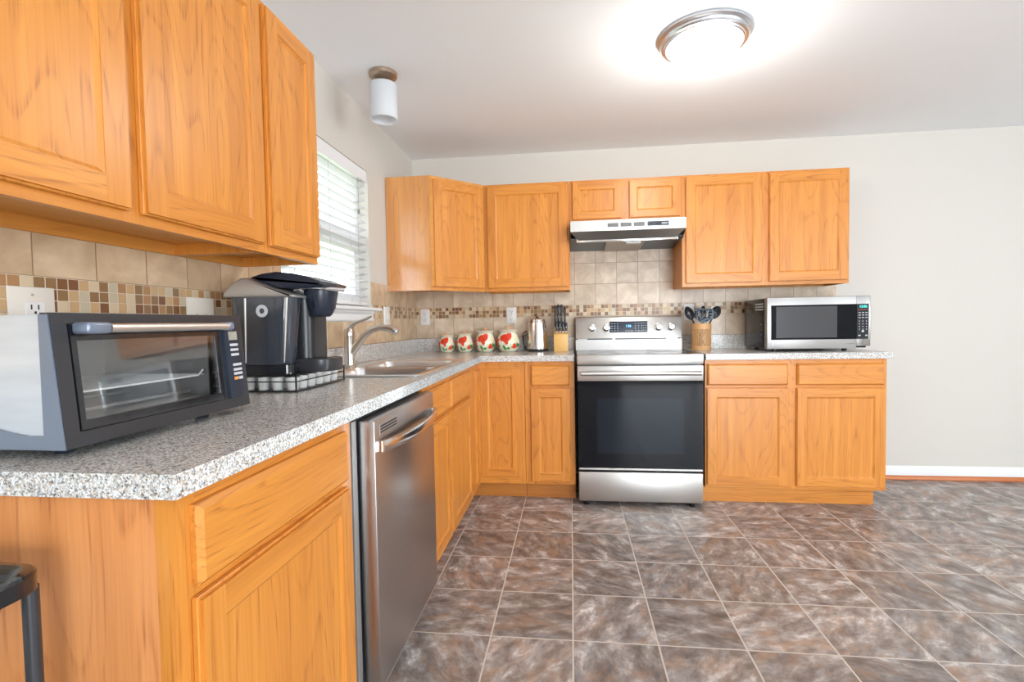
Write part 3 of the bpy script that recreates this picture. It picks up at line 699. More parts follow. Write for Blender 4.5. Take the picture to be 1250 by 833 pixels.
# sides drop towards the wall
for x0, x1 in ((HX0, HX0+.002), (HX1-.002, HX1)): MB().prism([(-.440, 1.832), (-.440, 1.772), (-.36, 1.722), (-.012, 1.712), (-.012, 1.832)], 0, x0, x1).build('side_skirt', STEEL_X, t)
b = MB()
b.hexa([(HX0+.002, -.4395, 1.772), (HX1-.002, -.4395, 1.772), (HX1-.002, -.4375, 1.774), (HX0+.002, -.4375, 1.774), (HX0+.06, -.386, 1.718), (HX1-.06, -.386, 1.718), (HX1-.06, -.384, 1.720), (HX0+.06, -.384, 1.720)])
b.build('front_slope', STEEL_X, t)
MB().box(HX0+.04, HX1-.04, -.392, -.374, 1.711, 1.734, .003, 2).build('front_lip', CHROME, t)
b = MB(); b.hexa([(HX0+.003, -.38, 1.737), (HX1-.003, -.38, 1.737), (HX1-.003, -.012, 1.702), (HX0+.003, -.012, 1.702), (HX0+.003, -.38, 1.739), (HX1-.003, -.38, 1.739), (HX1-.003, -.012, 1.704), (HX0+.003, -.012, 1.704)]); b.build('inner_pan', plain('hood_grey', (.16, .20, .24), .4, .5), t)
MB().hexa([(1.47, -.36, 1.722), (1.73, -.36, 1.722), (1.73, -.05, 1.6935), (1.47, -.05, 1.6935), (1.47, -.36, 1.7345), (1.73, -.36, 1.7345), (1.73, -.05, 1.705), (1.47, -.05, 1.705)]).build('grease_filter', metal('filter_mesh', (.45, .43, .41), .4), t)
MB().box(1.60, 1.70, -.355, -.29, 1.700, 1.7155, .003).build('lamp_cover', plain('frosted_cover', (.75, .75, .74), .4), t)
v = MB()
for x0 in (1.468, 1.553, 1.638): 
    v.box(x0, x0+.074, -.4556, -.4549, 1.795, 1.8235)
v.build('vent_grille', plain('vent_mid_grey', (.26, .26, .26), .45), t); v = MB()
for x0 in (1.468, 1.553, 1.638):
    for j in range(5): v.box(x0+.003, x0+.071, -.4564, -.4556, 1.798+j*.005, 1.8002+j*.005)
v.build('vent_slots', PRINTD, t)
sw = MB().box(1.728, 1.866, -.4575, -.455, 1.795, 1.825, .001).build('switch_panel', plain('switch_blueblack', (.03, .045, .07), .3), t)
MB().box(1.742, 1.772, -.4615, -.4575, 1.803, 1.817, .001).box(1.782, 1.812, -.4615, -.4575, 1.803, 1.817, .001).build('rocker_switch', BLACK, sw)
MB().box(1.82, 1.86, -.458, -.4576, 1.811, 1.814).box(1.82, 1.855, -.458, -.4576, 1.804, 1.807).build('switch_print', PRINTW, sw)

# ------------------------------------------------------------------ dishwasher
t = thing('dishwasher', 'stainless steel dishwasher with a bowed bar handle and vent grille', 'dishwasher', (.33, -2.21, 0))
DY0, DY1, DX = -2.518, -1.905, .662
MB().box(.03, .60, -2.545, -1.9, .1, .905).build('tub', plain('tub_grey', (.10, .10, .11), .45, .2), t)
MB().box(.596, .612, -2.556, -2.528, .112, .905, .001).build('mounting_strip', plain('strip_grey', (.33, .32, .31), .4, .5), t)
dd = MB().box(.612, DX, DY0, DY1, .115, .901, .004, 2).build('door', STEEL_Y, t)
b = MB(); pts = []
for i in range(17):
    s = i/16; pts.append((DX+.012+.034*math.sin(PI*s)**.7, DY0+.022+(DY1-DY0-.044)*s, .823))
b.loft([[(x+dx, y, z+dz) for dx, dz in ((-.005, -.017), (.005, -.017), (.008, -.012), (.008, .012), (.005, .017), (-.005, .017))] for x, y, z in pts])
hd = b.build('handle', metal('handle_steel', (.68, .65, .63), .16), dd)
for y in (DY0+.025, DY1-.025): MB().box(DX-.001, DX+.014, y-.007, y+.007, .806, .84, .002).build('handle_mount', CHROME, hd)
MB().box(DX-.0002, DX+.0012, DY0+.035, DY0+.185, .853, .884, .0006).build('vent_frame', SILV, dd)
b = MB()
for j in range(3): b.box(DX+.0009, DX+.0016, DY0+.042, DY0+.178, .857+j*.0088, .8615+j*.0088)
b.build('vent_slots', BLACK, dd)
MB().box(.53, .55, -2.55, -1.9, .0, .112).build('toe_panel', BLACK, t)

# ------------------------------------------------------------------ toaster oven
t = thing('toaster_oven', 'silver and black toaster oven with glass door at the near end of the counter', 'toaster oven', (.2, -2.9, HC))
TY0, TY1, TZ0, TZ1 = -3.14, -2.665, .974, 1.2
TS = plain('toaster_blue_grey_plastic', (.20, .24, .31), .22, .3, coat=.3)
def tmetal():
    m, nt, b_ = newmat('toaster_silver_side'); k = NT(nt); tc = k.n('ShaderNodeTexCoord').outputs['Object']
    n = k.noise(k.vscale(tc, (3, 3, 30)), 1, 3, .5); c = k.ramp(n, [(.3, (.60, .66, .73)), (.7, (.74, .79, .85))]); k.l(c, b_.inputs['Base Color']); b_.inputs['Metallic'].default_value = .55; b_.inputs['Roughness'].default_value = .36; return m
b = MB()
def oshell(bm_, x0, x1, y0, y1, z0, z1, th):
    bm_.box(x0, x1, y0, y0+th, z0, z1).box(x0, x1, y1-th, y1, z0, z1).box(x0, x1, y0+th, y1-th, z1-th, z1).box(x0, x1, y0+th, y1-th, z0, z0+th).box(x0, x0+th, y0+th, y1-th, z0+th, z1-th)
oshell(b, .04, .347, TY0, TY1, TZ0+.012, TZ1, .006); b.build('housing', tmetal(), t)
b = MB(); oshell(b, .06, .342, TY0+.02, -2.75, 1.005, 1.185, .003); b.build('oven_cavity', plain('cavity_metal', (.34, .335, .33), .45, .3), t)
# lower skirt with the arched handle recess
b = MB(); pr = [(.05, .974), (.347, .974), (.347, .998), (.315, .998)]
for i in range(9): s = i/8; pr.append((.315-.115*s, .998+.012*math.sin(s*PI/2)**2+.010*s))
pr += [(.12, 1.02), (.05, 1.014)]
b.prism(pr, 1, TY0-.004, TY0+.0); b.build('base_skirt', TS, t)
# bezel with sloping front
bz = MB(); xt, xb = .366, .386
def xf(z): return xb+(xt-xb)*(z-.974)/(1.203-.974)
def slab(b, y0, y1, z0, z1, d0=.0, d1=.0, xback=.347):
    """block behind the sloped front plane; front offset d1, back at xback"""
    b.hexa([(xback, y0, z0), (xf(z0)+d1, y0, z0), (xf(z0)+d1, y1, z0), (xback, y1, z0), (xback, y0, z1), (xf(z1)+d1, y0, z1), (xf(z1)+d1, y1, z1), (xback, y1, z1)])
slab(bz, TY0-.002, TY0+.024, .974, 1.203); slab(bz, -2.752, TY1+.002, .974, 1.203); slab(bz, TY0+.024, -2.752, 1.184, 1.203); slab(bz, TY0+.024, -2.752, .974, .999)
bmesh.ops.remove_doubles(bz.bm, verts=bz.bm.verts[:], dist=1e-5)
bz.build('front_bezel', DKGRAY, t)
b = MB(); b.hexa([(.3465, TY0-.0045, .974), (xf(.974)-.001, TY0-.0045, .974), (xf(.974)-.001, TY0-.0022, .974), (.3465, TY0-.0022, .974), (.3465, TY0-.0045, 1.2), (xf(1.2)-.003, TY0-.0045, 1.2), (xf(1.2)-.003, TY0-.0022, 1.2), (.3465, TY0-.0022, 1.2)])
b.build('bezel_side', TS, t)
# glass door
dr = MB(); dy0, dy1 = TY0+.026, -2.756
slab(dr, dy0, dy1, 1.155, 1.182, d1=.002, xback=.355); slab(dr, dy0, dy1, 1.001, 1.017, d1=.002, xback=.372); slab(dr, dy0, dy0+.01, 1.017, 1.155, d1=.002, xback=.362); slab(dr, dy1-.01, dy1, 1.017, 1.155, d1=.002, xback=.362)
bmesh.ops.remove_doubles(dr.bm, verts=dr.bm.verts[:], dist=1e-5)
dr = dr.build('oven_door', BLACKG, t)
b = MB(); b.hexa([(xf(1.017)-.003, dy0+.01, 1.017), (xf(1.017), dy0+.01, 1.017), (xf(1.017), dy1-.01, 1.017), (xf(1.017)-.003, dy1-.01, 1.017), (xf(1.155)-.003, dy0+.01, 1.155), (xf(1.155), dy0+.01, 1.155), (xf(1.155), dy1-.01, 1.155), (xf(1.155)-.003, dy1-.01, 1.155)])
gm, gnt, gb = newmat('smoked_oven_glass'); k = NT(gnt)
tr_ = k.n('ShaderNodeBsdfTransparent'); tr_.inputs[0].default_value = (.95, .95, .95, 1); gl = k.n('ShaderNodeBsdfGlossy'); gl.inputs['Roughness'].default_value = .03
fr_ = k.n('ShaderNodeLayerWeight'); fr_.inputs[0].default_value = .5; mx = k.n('ShaderNodeMixShader'); k.l(k.math('ADD', k.math('MULTIPLY', k.math('POWER', fr_.outputs['Facing'], 3.0),   .75), .09), mx.inputs[0]); k.l(tr_.outputs[0], mx.inputs[1]); k.l(gl.outputs[0], mx.inputs[2]); k.l(mx.outputs[0], gnt.nodes['Material Output'].inputs[0])
b.build('glass_pane', gm, dr)
hx = xf(1.17)+.026
hb = MB().tube([(hx, dy0+.05, 1.176), (hx, dy1+.012, 1.176)], .0085, 16).build('handle', metal('toaster_handle', (.80, .78, .75), .38), dr)
for y0, y1 in ((dy0+.002, dy0+.05), (dy1-.0, dy1+.022)):
    MB().box(xf(1.17)+.001, hx+.009, y0, y1, 1.166, 1.187, .006, 3).build('handle_end', TS, hb)
# racks and elements inside
b = MB(); zr = 1.062
b.tube([(.345, TY0+.035, zr+.012), (.345, TY0+.045, zr), (.345, -2.79, zr), (.345, -2.775, zr+.012)], .0022, 8); b.tube([(.09, TY0+.035, zr), (.09, -2.775, zr)], .002, 8)
for i in range(20): y = TY0+.05+i*.0168; b.tube([(.09, y, zr+.001), (.343, y, zr+.001)], .0011, 6)
b.build('wire_rack', RACK, t)
for x, z in ((.30, 1.022), (.14, 1.022), (.30, 1.172)): MB().tube([(x, TY0+.03, z), (x, -2.765, z)], .004, 10).build('heating_element', plain('element_grey', (.35, .33, .31), .5, .5), t)
b = MB(); b.box(.07, .34, TY0+.03, -2.765, 1.009, 1.013); b.build('crumb_tray', plain('crumb_tray_metal', (.42, .41, .40), .4, .3), t)
# control panel, softly bowed outline
b = MB(); pz = [1.000, 1.03, 1.06, 1.09, 1.12, 1.15, 1.175, 1.186]; wv = [.050, .056, .059, .060, .059, .055, .050, .046]
fr2 = [[(xf(z)-.004, -2.745, z), (xf(z)+.010, -2.743, z), (xf(z)+.013, -2.735, z), (xf(z)+.011, -2.745+w_, z), (xf(z)-.004, -2.745+w_+.012, z)] for z, w_ in zip(pz, wv)]
b.loft(fr2); cp_ = b.build('control_panel', BLUEBLK, t)
def key(y0, y1, z0, z1, mat, nm, lab=None, d=.0135):
    b = MB(); b.hexa([(xf(z0)+.011, y0, z0), (xf(z0)+d+.001, y0, z0), (xf(z0)+d, y1, z0), (xf(z0)+.009, y1, z0), (xf(z1)+.011, y0, z1), (xf(z1)+d+.001, y0, z1), (xf(z1)+d, y1, z1), (xf(z1)+.009, y1, z1)])
    o = b.build(nm, mat, cp_)
    if lab: o['label'] = lab
KEYW = plain('key_silver', (.60, .60, .62), .35)
key(-2.733, -2.702, 1.142, 1.163, SILV, 'display_frame'); key(-2.730, -2.705, 1.145, 1.160, plain('lcd_grey_green', (.38, .38, .30), .3), 'display_screen', d=.0142)
for z in (1.127, 1.115, 1.103): key(-2.731, -2.702, z, z+.006, KEYW, 'button')
for z in (1.078, 1.066, 1.056): key(-2.728, -2.697, z, z+.006, KEYW, 'button')
key(-2.728, -2.714, 1.044, 1.051, plain('key_orange', (.9, .38, .10), .4), 'button', 'orange button'); key(-2.711, -2.697, 1.044, 1.051, KEYW, 'button')
for y in (TY0+.05, TY1-.09):
    for x in (.09, .322): MB().lathe([(.015, HC+.0006), (.017, .966), (.014, .9745)], (x, y, 0), 16).build('foot', BLUEBLK, t)

# ------------------------------------------------------------------ pod drawer and coffee maker
GX0, GX1, GY0, GY1, GZ0, GZ1 = .06, .327, -2.338, -1.99, HC+.001, 1.014
t = thing('pod_drawer', 'low black wire coffee pod drawer under the coffee maker', 'storage rack', (.19, -2.16, HC))
b = MB(); ww = .0022
for x in (GX0, GX1):
    for y in (GY0, GY1): b.box(x-ww, x+ww, y-ww, y+ww, GZ0, GZ1)
for z in (GZ0+.003, GZ0+.034, GZ1-.002):
    b.tube([(GX0, GY0, z), (GX1, GY0, z), (GX1, GY1, z), (GX0, GY1, z), (GX0, GY0, z)], .002, 6)
for i in range(1, 6): x = GX0+(GX1-GX0)*i/6; b.tube([(x, GY0, GZ0+.003), (x, GY0, GZ1-.002)], .0013, 6)
b.build('wire_frame', BLACK, t)
MB().box(GX0-.002, GX1+.004, GY0-.002, GY1+.002, GZ1, GZ1+.0035, .001).build('top_plate', BLACKG, t)
MB().box(GX0+.002, GX1-.002, GY0+.002, GY1-.002, GZ0+.001, GZ0+.004).build('tray', BLACK, t)
POD = plain('pod_white', (.74, .72, .69), .45); FOIL = plain('pod_foil', (.62, .60, .57), .3, .6)
p0 = thing('coffee_pod', 'white single-serve coffee pod in the wire drawer under the coffee maker', 'coffee pod', (0, 0, 0), 'coffee pods in the wire drawer')
MB().lathe([(.0165, 0), (.0178, .002), (.0225, .040), (.0245, .0405), (.0248, .0425)], (0, 0, 0), 20).build('cup', POD, p0)
MB().lathe([(.0236, .0426), (.0236, .0432)], (0, 0, 0), 20).build('foil_lid', FOIL, p0)
ps = [(GX0+.03+i*.0515, GY0+.032+j*.0560) for j in range(6) for i in range(5)]
for i, (x, y) in enumerate(ps):
    o = p0 if i == 0 else copy_tree(p0)
    o.location = (x, y, GZ0+.0045)

KZ = GZ1+.0038
t = thing('coffee_maker', 'black and silver single-serve coffee maker with a side water tank and round emblem', 'coffee maker', (.2, -2.2, KZ))
KY0, KY1 = -2.335, -2.10
# body behind the tank
b = MB(); b.loft([ring(.075, .33, -2.245, KY1, .035, z) for z in (KZ, KZ+.03, 1.22, 1.27)]); b.build('body', BLACK, t)
# plinth + drip tray
b = MB(); b.loft([ring(.085, .305, KY0+.004, -2.245, .03, z) for z in (KZ, 1.046)]); b.build('tank_base', BLACKG, t)
b = MB(); b.loft([[(x, y, z) for x, y in rrect(.25+o_, .408-o_, -2.275+o_, -2.125-o_, .055)] for z, o_ in ((KZ, .002), (KZ+.004, 0), (1.058, 0), (1.062, .003))]); dt = b.build('drip_tray', DKGRAY, t)
MB().box(.30, .385, -2.24, -2.155, 1.0622, 1.064).build('drip_grate', BLACKG, dt)
# water tank, smoky clear plastic, rounded plan
tk = plain('smoky_tank_plastic', (.035, .042, .055), .05, spec=.8, coat=.6)
b = MB(); b.loft([[(x, y, z) for x, y in rrect(x0, x1, KY0+o_, -2.246, .045, 8)] for x0, x1, o_, z in ((.098, .292, .006, 1.047), (.094, .298, .004, 1.06), (.086, .318, .0, 1.272))]); tank = b.build('water_tank', tk, t)
b = MB()
for xa, xb_, w_ in ((.150, .157, .006), (.285, .302, .009)): b.tube([(xa, KY0+.003, 1.055), (xb_, KY0-.001, 1.268)], [.002, w_*.6], 10)
b.build('tank_rib', SILV, tank)
b = MB(); n = 36; cxx, czz = .216, 1.225
b.loft([[(cxx+r*math.cos(2*PI*i/n), y, czz+r*math.sin(2*PI*i/n)) for i in range(n)] for r, y in ((.0205, KY0-.0012), (.0205, KY0-.003), (.009, KY0-.003), (.009, KY0-.0012))], cap=False); b.build('round_emblem', PRINTW, tank)
# silver shoulder cap and dark lid with the brew head
b = MB(); prof = [(.078, 1.2725), (.325, 1.268), (.322, 1.276), (.285, 1.287), (.23, 1.306), (.17, 1.334), (.145, 1.334), (.11, 1.315), (.082, 1.288)]
b.prism(prof, 1, KY0-.004, KY1+.004, .008, 3); b.build('shoulder_cap', SILV, t)
b = MB(); prof = [(.145, 1.3345), (.20, 1.320), (.26, 1.302), (.30, 1.297), (.395, 1.302), (.41, 1.308), (.405, 1.318), (.36, 1.335), (.30, 1.350), (.24, 1.357), (.19, 1.352), (.155, 1.342)]
b.prism(prof, 1, -2.30, -2.115, .012, 3); b.build('lid', BLUEBLK, t)
b = MB(); b.loft([[(x, y, z) for x, y in rrect(.30+o_*.8, .405-o_, -2.262+o_, -2.142-o_, .05-o_*.3)] for z, o_ in ((1.205, .026), (1.211, .018), (1.235, .008), (1.29, 0), (1.298, 0))]); b.build('brew_head', BLUEBLK, t)
b = MB(); b.tube([(.295, -2.275, 1.297), (.33, -2.278, 1.303), (.40, -2.262, 1.299), (.435, -2.205, 1.296), (.40, -2.142, 1.299), (.33, -2.126, 1.303)], [.006, .006, .006, .007, .006, .006], 10); b.build('opening_handle', CHROME, t)

# ------------------------------------------------------------------ jars, kettle, knife block, crock
def jar_mat():
    m, nt, b = newmat('poppy_painted_ceramic'); k = NT(nt); tc = k.n('ShaderNodeTexCoord').outputs['Object']
    nz = k.n('ShaderNodeTexNoise'); nz.inputs['Scale'].default_value = 5; nz.inputs['Detail'].default_value = 2; k.l(tc, nz.inputs[0])
    vm = k.n('ShaderNodeVectorMath', operation='MULTIPLY_ADD'); k.l(nz.outputs[1], vm.inputs[0]); vm.inputs[1].default_value = (.3, .3, .3); k.l(tc, vm.inputs[2])
    sb = k.n('ShaderNodeVectorMath', operation='SUBTRACT'); k.l(vm.outputs[0], sb.inputs[0]); sb.inputs[1].default_value = (.15, .15, .15)
    V = sb.outputs[0]
    def blob(p, r, soft=.02, sc=(1, 1, 1)):
        s_ = k.n('ShaderNodeVectorMath', operation='SUBTRACT'); k.l(V, s_.inputs[0]); s_.inputs[1].default_value = p
        mu = k.n('ShaderNodeVectorMath', operation='MULTIPLY'); k.l(s_.outputs[0], mu.inputs[0]); mu.inputs[1].default_value = sc
        l_ = k.n('ShaderNodeVectorMath', operation='LENGTH'); k.l(mu.outputs[0], l_.inputs[0])
        mr = k.n('ShaderNodeMapRange'); mr.inputs[1].default_value = r+soft; mr.inputs[2].default_value = r-soft; k.l(l_.outputs['Value'], mr.inputs[0]); return mr.outputs[0]
    c = k.ramp(k.noise(tc, 3, 2), [(.35, (.80, .74, .50)), (.55, (.86, .82, .68)), (.7, (.62, .74, .42))])
    for p, r, sc in (((-.12, -.45, .16), .12, (1.6, 1, .8)), ((.05, -.45, .14), .10, (1, 1, 1.5)), ((-.33, -.3, .22), .08, (1, 1, 1)), ((.2, -.4, .62), .045, (1, 1, 1)), ((.4, -.2, .3), .1, (1, 1, 1.3)), ((-.42, 0, .3), .1, (1, 1, 1)), ((.1, .45, .3), .14, (1, 1, .8))):
        c = k.mix(blob(p, r, .015, sc), c, (.05, .26, .05))
    for p, r in (((-.12, -.42, .56), .18), ((.06, -.44, .60), .17), ((-.03, -.45, .44), .14), ((.30, -.34, .26), .13), ((-.40, -.22, .38), .15), ((.44, .05, .55), .12), ((-.1, .45, .5), .2), ((.3, .35, .3), .1)):
        c = k.mix(blob(p, r, .012), c, (.78, .055, .02))
    c = k.mix(blob((-.03, -.46, .50), .035), c, (.1, .03, .01))
    k.l(c, b.inputs['Base Color']); b.inputs['Roughness'].default_value = .12; return m
JAR = jar_mat(); LIDM = plain('cream_lid', (.84, .74, .55), .2)
j0 = thing('flowered_jar', 'smallest poppy-painted ceramic jar, leftmost of the row near the corner', 'canister', (0, 0, 0), 'poppy canister set')
MB().lathe([(.30, 0), (.33, .01), (.43, .14), (.485, .30), (.49, .42), (.45, .56), (.38, .67), (.345, .72), (.35, .76), (.41, .80), (.42, .815), (.40, .822)], (0, 0, 0), 40).build('pot', JAR, j0)
ld = MB().lathe([(.435, .823), (.44, .835), (.41, .855), (.25, .885), (.09, .90), (.06, .91)], (0, 0, 0), 32).build('lid', LIDM, j0)
MB().lathe([(.05, .905), (.055, .925), (.10, .95), (.105, .975), (.07, .998), (.01, 1.0)], (0, 0, 0), 20).build('lid_knob', plain('lid_knob_orange', (.85, .45, .25), .25), ld)
labs = [None, 'second smallest poppy-painted ceramic jar, between the smallest jar and the third one', 'second largest poppy-painted ceramic jar, just left of the largest', 'largest poppy-painted ceramic jar, beside the steel kettle']
for i, (x, w_, h_) in enumerate(((.283, .122, .150), (.422, .131, .160), (.579, .156, .182), (.752, .176, .187))):
    o = j0 if i == 0 else copy_tree(j0)
    o.location = (x, -.15, HC+.0008); o.scale = (w_, w_, h_)
    if labs[i]: o['label'] = labs[i]

t = thing('electric_kettle', 'polished stainless kettle between the largest flowered jar and the knife block', 'kettle', (.972, -.15, HC))
MB().lathe([(.078, HC+.0008), (.080, HC+.004), (.080, HC+.016), (.076, HC+.019)], (.972, -.15, 0), 36).build('base', BLACK, t)
MB().lathe([(.0785, HC+.0195), (.079, HC+.03), (.076, HC+.08), (.072, HC+.15), (.067, HC+.205), (.065, HC+.222), (.063, HC+.226)], (.972, -.15, 0), 40).build('body', metal('polished_kettle', (.78, .74, .70), .17), t)
MB().lathe([(.062, HC+.2262), (.060, HC+.236), (.048, HC+.245), (.02, HC+.248)], (.972, -.15, 0), 32).build('lid', CHROME, t)
MB().lathe([(.012, HC+.2482), (.014, HC+.254), (.008, HC+.258)], (.972, -.15, 0), 16).build('lid_knob', BLACK, t)
b = MB(); b.tube([(.990, -.095, HC+.20), (.998, -.068, HC+.19), (1.0, -.058, HC+.12), (.997, -.066, HC+.06), (.992, -.085, HC+.05)], .0075, 10); b.build('handle', BLACK, t)
b = MB(); b.tube([(.895, -.12, HC+.004), (.872, -.10, HC+.01), (.862, -.08, HC+.06), (.852, -.075, HC+.105), (.862, -.07, HC+.135), (.885, -.07, HC+.148), (.898, -.07, HC+.142), (.888, -.068, HC+.125), (.862, -.066, HC+.112), (.856, -.05, HC+.06), (.87, -.04, HC+.02)], .0035, 8); b.build('power_cord', BLACK, t)

t = thing('knife_block', 'light wooden knife block left of the range', 'knife block', (1.145, -.19, HC))
BL = plain('block_beech', (.80, .47, .15), .4)
b = MB(); b.prism([(-.235, HC+.0008), (-.105, HC+.0008), (-.105, HC+.175), (-.235, HC+.125)], 0, 1.096, 1.198, .002); b.build('block', BL, t)
kn = [(1.107, -.135, .206, 0), (1.129, -.135, .212, 0), (1.152, -.135, .213, 0), (1.175, -.135, .196, 0), (1.117, -.205, .085, 0), (1.140, -.205, .092, 0), (1.163, -.205, .087, 0), (1.185, -.205, .080, 0)]
kl = ['leftmost of the tall black-handled knives in the wooden block', 'second tall black-handled knife from the left in the wooden block', 'third tall black-handled knife from the left in the wooden block', 'rightmost of the tall black-handled knives in the wooden block',
      'leftmost of the short knives in the front row of the block', 'second short knife from the left in the front row of the block', 'third short knife from the left in the front row of the block', 'rightmost of the short knives in the front row of the block']
for (x, y, L, a), lb in zip(kn, kl):
    zb = HC+.125+(y+.235)/.13*.05+.001
    t = thing('kitchen_knife', lb, 'knife', (x, y, zb), 'knives in the wooden block')
    top = HC+.13+L
    b = MB(); b.loft([[(px, py, z) for px, py in rrect(x-.0092*s_, x+.0092*s_, y-.011*s_, y+.011*s_, .004, 3)] for z, s_ in ((zb+.012, .85), (zb+.03, 1.0), ((zb+top)/2, .88), (top-.012, 1.05), (top, .75))]); hh = b.build('handle', BLACK, t)
    MB().box(x-.0085, x+.0085, y-.0115, y+.0115, zb+.0005, zb+.012, .001).build('bolster', CHROME, t)
    b = MB()
    for z in (zb+.04, (zb+top)/2, top-.03): b.lathe([(.0022, -.0005), (.0022, .0005)], (x, y-.0115, z), 8, axis=1)
    b.build('rivet', SILV, hh)

CXC, CYC = 2.132, -.20
t = thing('utensil_crock', 'slotted bamboo utensil holder right of the range', 'utensil holder', (CXC, CYC, HC))
BAM = plain('bamboo', (.66, .37, .16), .45)
b = MB(); R = .066; n = 48; zb0, zt0 = HC+.0008, HC+.185
b.lathe([(R, zb0), (R, HC+.03), (R-.005, HC+.03), (R-.005, HC+.006), (.001, HC+.006)], (CXC, CYC, 0), n, cap=False)
b.lathe([(R, zb0), (.001, zb0)], (CXC, CYC, 0), n, cap=False)
b.lathe([(R, HC+.148), (R, zt0), (R-.002, zt0+.002), (R-.005, zt0), (R-.005, HC+.148), (R, HC+.148)], (CXC, CYC, 0), n, cap=False)
for i in range(36):
    a = 2*PI*i/36; c_, s_ = math.cos(a), math.sin(a); px, py = CXC+(R-.0028)*c_, CYC+(R-.0028)*s_
    rr_ = Matrix.Translation((px, py, 0)) @ Matrix.Rotation(a, 4, 'Z'); bb = MB(); bb.box(-.0025, .0025, -.0033, .0033, HC+.03, HC+.148); bb.xform(rr_)
    tmp = bpy.data.meshes.new('t'); bb.bm.to_mesh(tmp); bb.bm.free(); b.bm.from_mesh(tmp); bpy.data.meshes.remove(tmp)
b.build('slotted_cup', BAM, t)
UT = plain('utensil_black', (.02, .022, .026), .35); UTG = plain('utensil_blue_grey', (.10, .13, .16), .4)
def utensil(name, label, foot, head, width, hlen, mat, slots, bowl, dirx=1):
    """handle from foot to neck, flat or bowled head facing -y"""
    t = thing(name, label, 'utensil', foot, 'cooking utensils in the bamboo holder'); f = Vector(foot); h = Vector(head); d = (h-f).normalized()
    neck = h-d*hlen
    MB().tube([f, (f+neck)/2, neck+d*.01], [.006, .005, .005], 10).build('handle', mat, t)
    X = Vector((1, 0, 0)); X = (X-d*X.dot(d)).normalized(); N = X.cross(d).normalized(); N = -N if N.y > 0 else N
    b = MB(); m = 14
    prof = []
    for i in range(m+1):
        s = i/m; 
        if bowl: wd = width/2*math.sin(PI*min(max(s*.94+.04, 0), 1))**.6
        else: wd = width/2*(min(1, .25+s*2.2) if s < .4 else (1.0 if s < .9 else .86))
        prof.append((s*hlen, wd))
    cols = 10 if bowl else 11
    def P_(s, wd, u, off):
        dep = (.018*(1-u*u)*math.sin(PI*s/hlen) if bowl else .004*math.sin(PI*s/hlen))
        return neck+d*s+X*(wd*u)-N*dep+N*off
    if bowl or not slots:
        front = [[P_(s, wd, -1+2*j/cols, .0015) for j in range(cols+1)] for s, wd in prof]
        rings = [r + [P_(s, wd, 1-2*j/cols, -.0015) for j in range(cols+1)] for r, (s, wd) in zip(front, prof)]
        b.loft(rings)
    else:
        for j in range(cols):
            solid = j not in (3, 5, 7)
            for i in range(m):
                if not solid and 6 <= i < 12: continue
                (s0, w0), (s1, w1) = prof[i], prof[i+1]; u0, u1 = -1+2*j/cols, -1+2*(j+1)/cols
                b.hexa([P_(s0, w0, u0, -.0015), P_(s0, w0, u1, -.0015), P_(s0, w0, u1, .0015), P_(s0, w0, u0, .0015), P_(s1, w1, u0, -.0015), P_(s1, w1, u1, -.0015), P_(s1, w1, u1, .0015), P_(s1, w1, u0, .0015)])
        bmesh.ops.remove_doubles(b.bm, verts=b.bm.verts[:], dist=1e-5)
    hd = b.build('head', mat, t)
    return t, hd, (neck, d, X, N)
utensil('slotted_turner', 'blue-grey slotted turner, in front in the bamboo holder', (2.12, -.238, HC+.012), (2.138, -.268, 1.248), .128, .10, UTG, True, False)
tt, hd, (nk, d, X, N) = utensil('slotted_spoon', 'black slotted spoon leaning left in the bamboo holder', (2.16, -.213, HC+.012), (2.022, -.234, 1.262), .06, .10, UT, False, True)
b = MB()
for j in range(-2, 3):
    c0 = nk+d*.03+X*(j*.008)-N*.0165; c1 = c0+d*.045
    b.tube([c0, c1], .0018, 6)
b.build('slots', PRINTW, hd)
utensil('serving_spoon', 'black solid spoon leaning right in the bamboo holder', (2.10, -.178, HC+.012), (2.25, -.205, 1.262), .07, .095, UT, False, True)
utensil('pasta_server', 'small dark utensil at the back of the bamboo holder', (2.13, -.153, HC+.012), (2.160, -.148, 1.268), .04, .06, UT, False, True)

# ------------------------------------------------------------------ microwave
t = thing('microwave_oven', 'large stainless and black microwave oven on the right countertop', 'microwave', (2.78, -.3, HC))
STEEL_M = metal('microwave_steel', (.44, .425, .41), .34, brush=0)
MX0, MX1, MY0, MY1, MZ0, MZ1 = 2.462, 3.078, -.50, -.075, .976, 1.303
MWB = plain('microwave_side_black', (.03, .03, .034), .16, .5)
MB().box(MX0+.002, MX1-.002, MY0+.045, MY1, MZ0, MZ1-.003, .004, 2).build('housing', MWB, t)
DXR = 2.995
dr = MB().box(MX0, DXR, MY0, MY0+.045, MZ0-.002, MZ1, .004, 2).build('door', STEEL_M, t)
wn = MB().box(MX0+.024, DXR-.002, MY0-.0015, MY0+.002, 1.033, 1.253, .001).build('door_glass', BLKGLASS, dr)
MB().box(MX0+.055, 2.88, MY0-.002, MY0-.0014, 1.045, 1.243, .0004).build('viewing_window', plain('mw_screen', (.07, .07, .075), .12), wn)
pn = MB().box(DXR+.001, MX1, MY0+.004, MY0+.045, MZ0+.012, MZ1, .004, 2).build('control_section', metal('control_steel', (.40, .385, .37), .25, brush=0), t)
kp = MB().box(DXR+.001, MX1-.014, MY0+.001, MY0+.005, 1.033, 1.253, .001).build('control_panel', plain('panel_black', (.015, .017, .022), .2), pn)
MB().box(MX1-.0135, MX1-.007, MY0+.001, MY0+.005, 1.030, 1.256, .001).build('panel_trim', CHROME, pn)
text_mesh('12:06', .021, facing((3.033, MY0+.0008, 1.236)), 'clock_digits', plain('teal_led', (.05, .7, .6), .5, emit=(.08, .9, .75), es=1.6), kp)
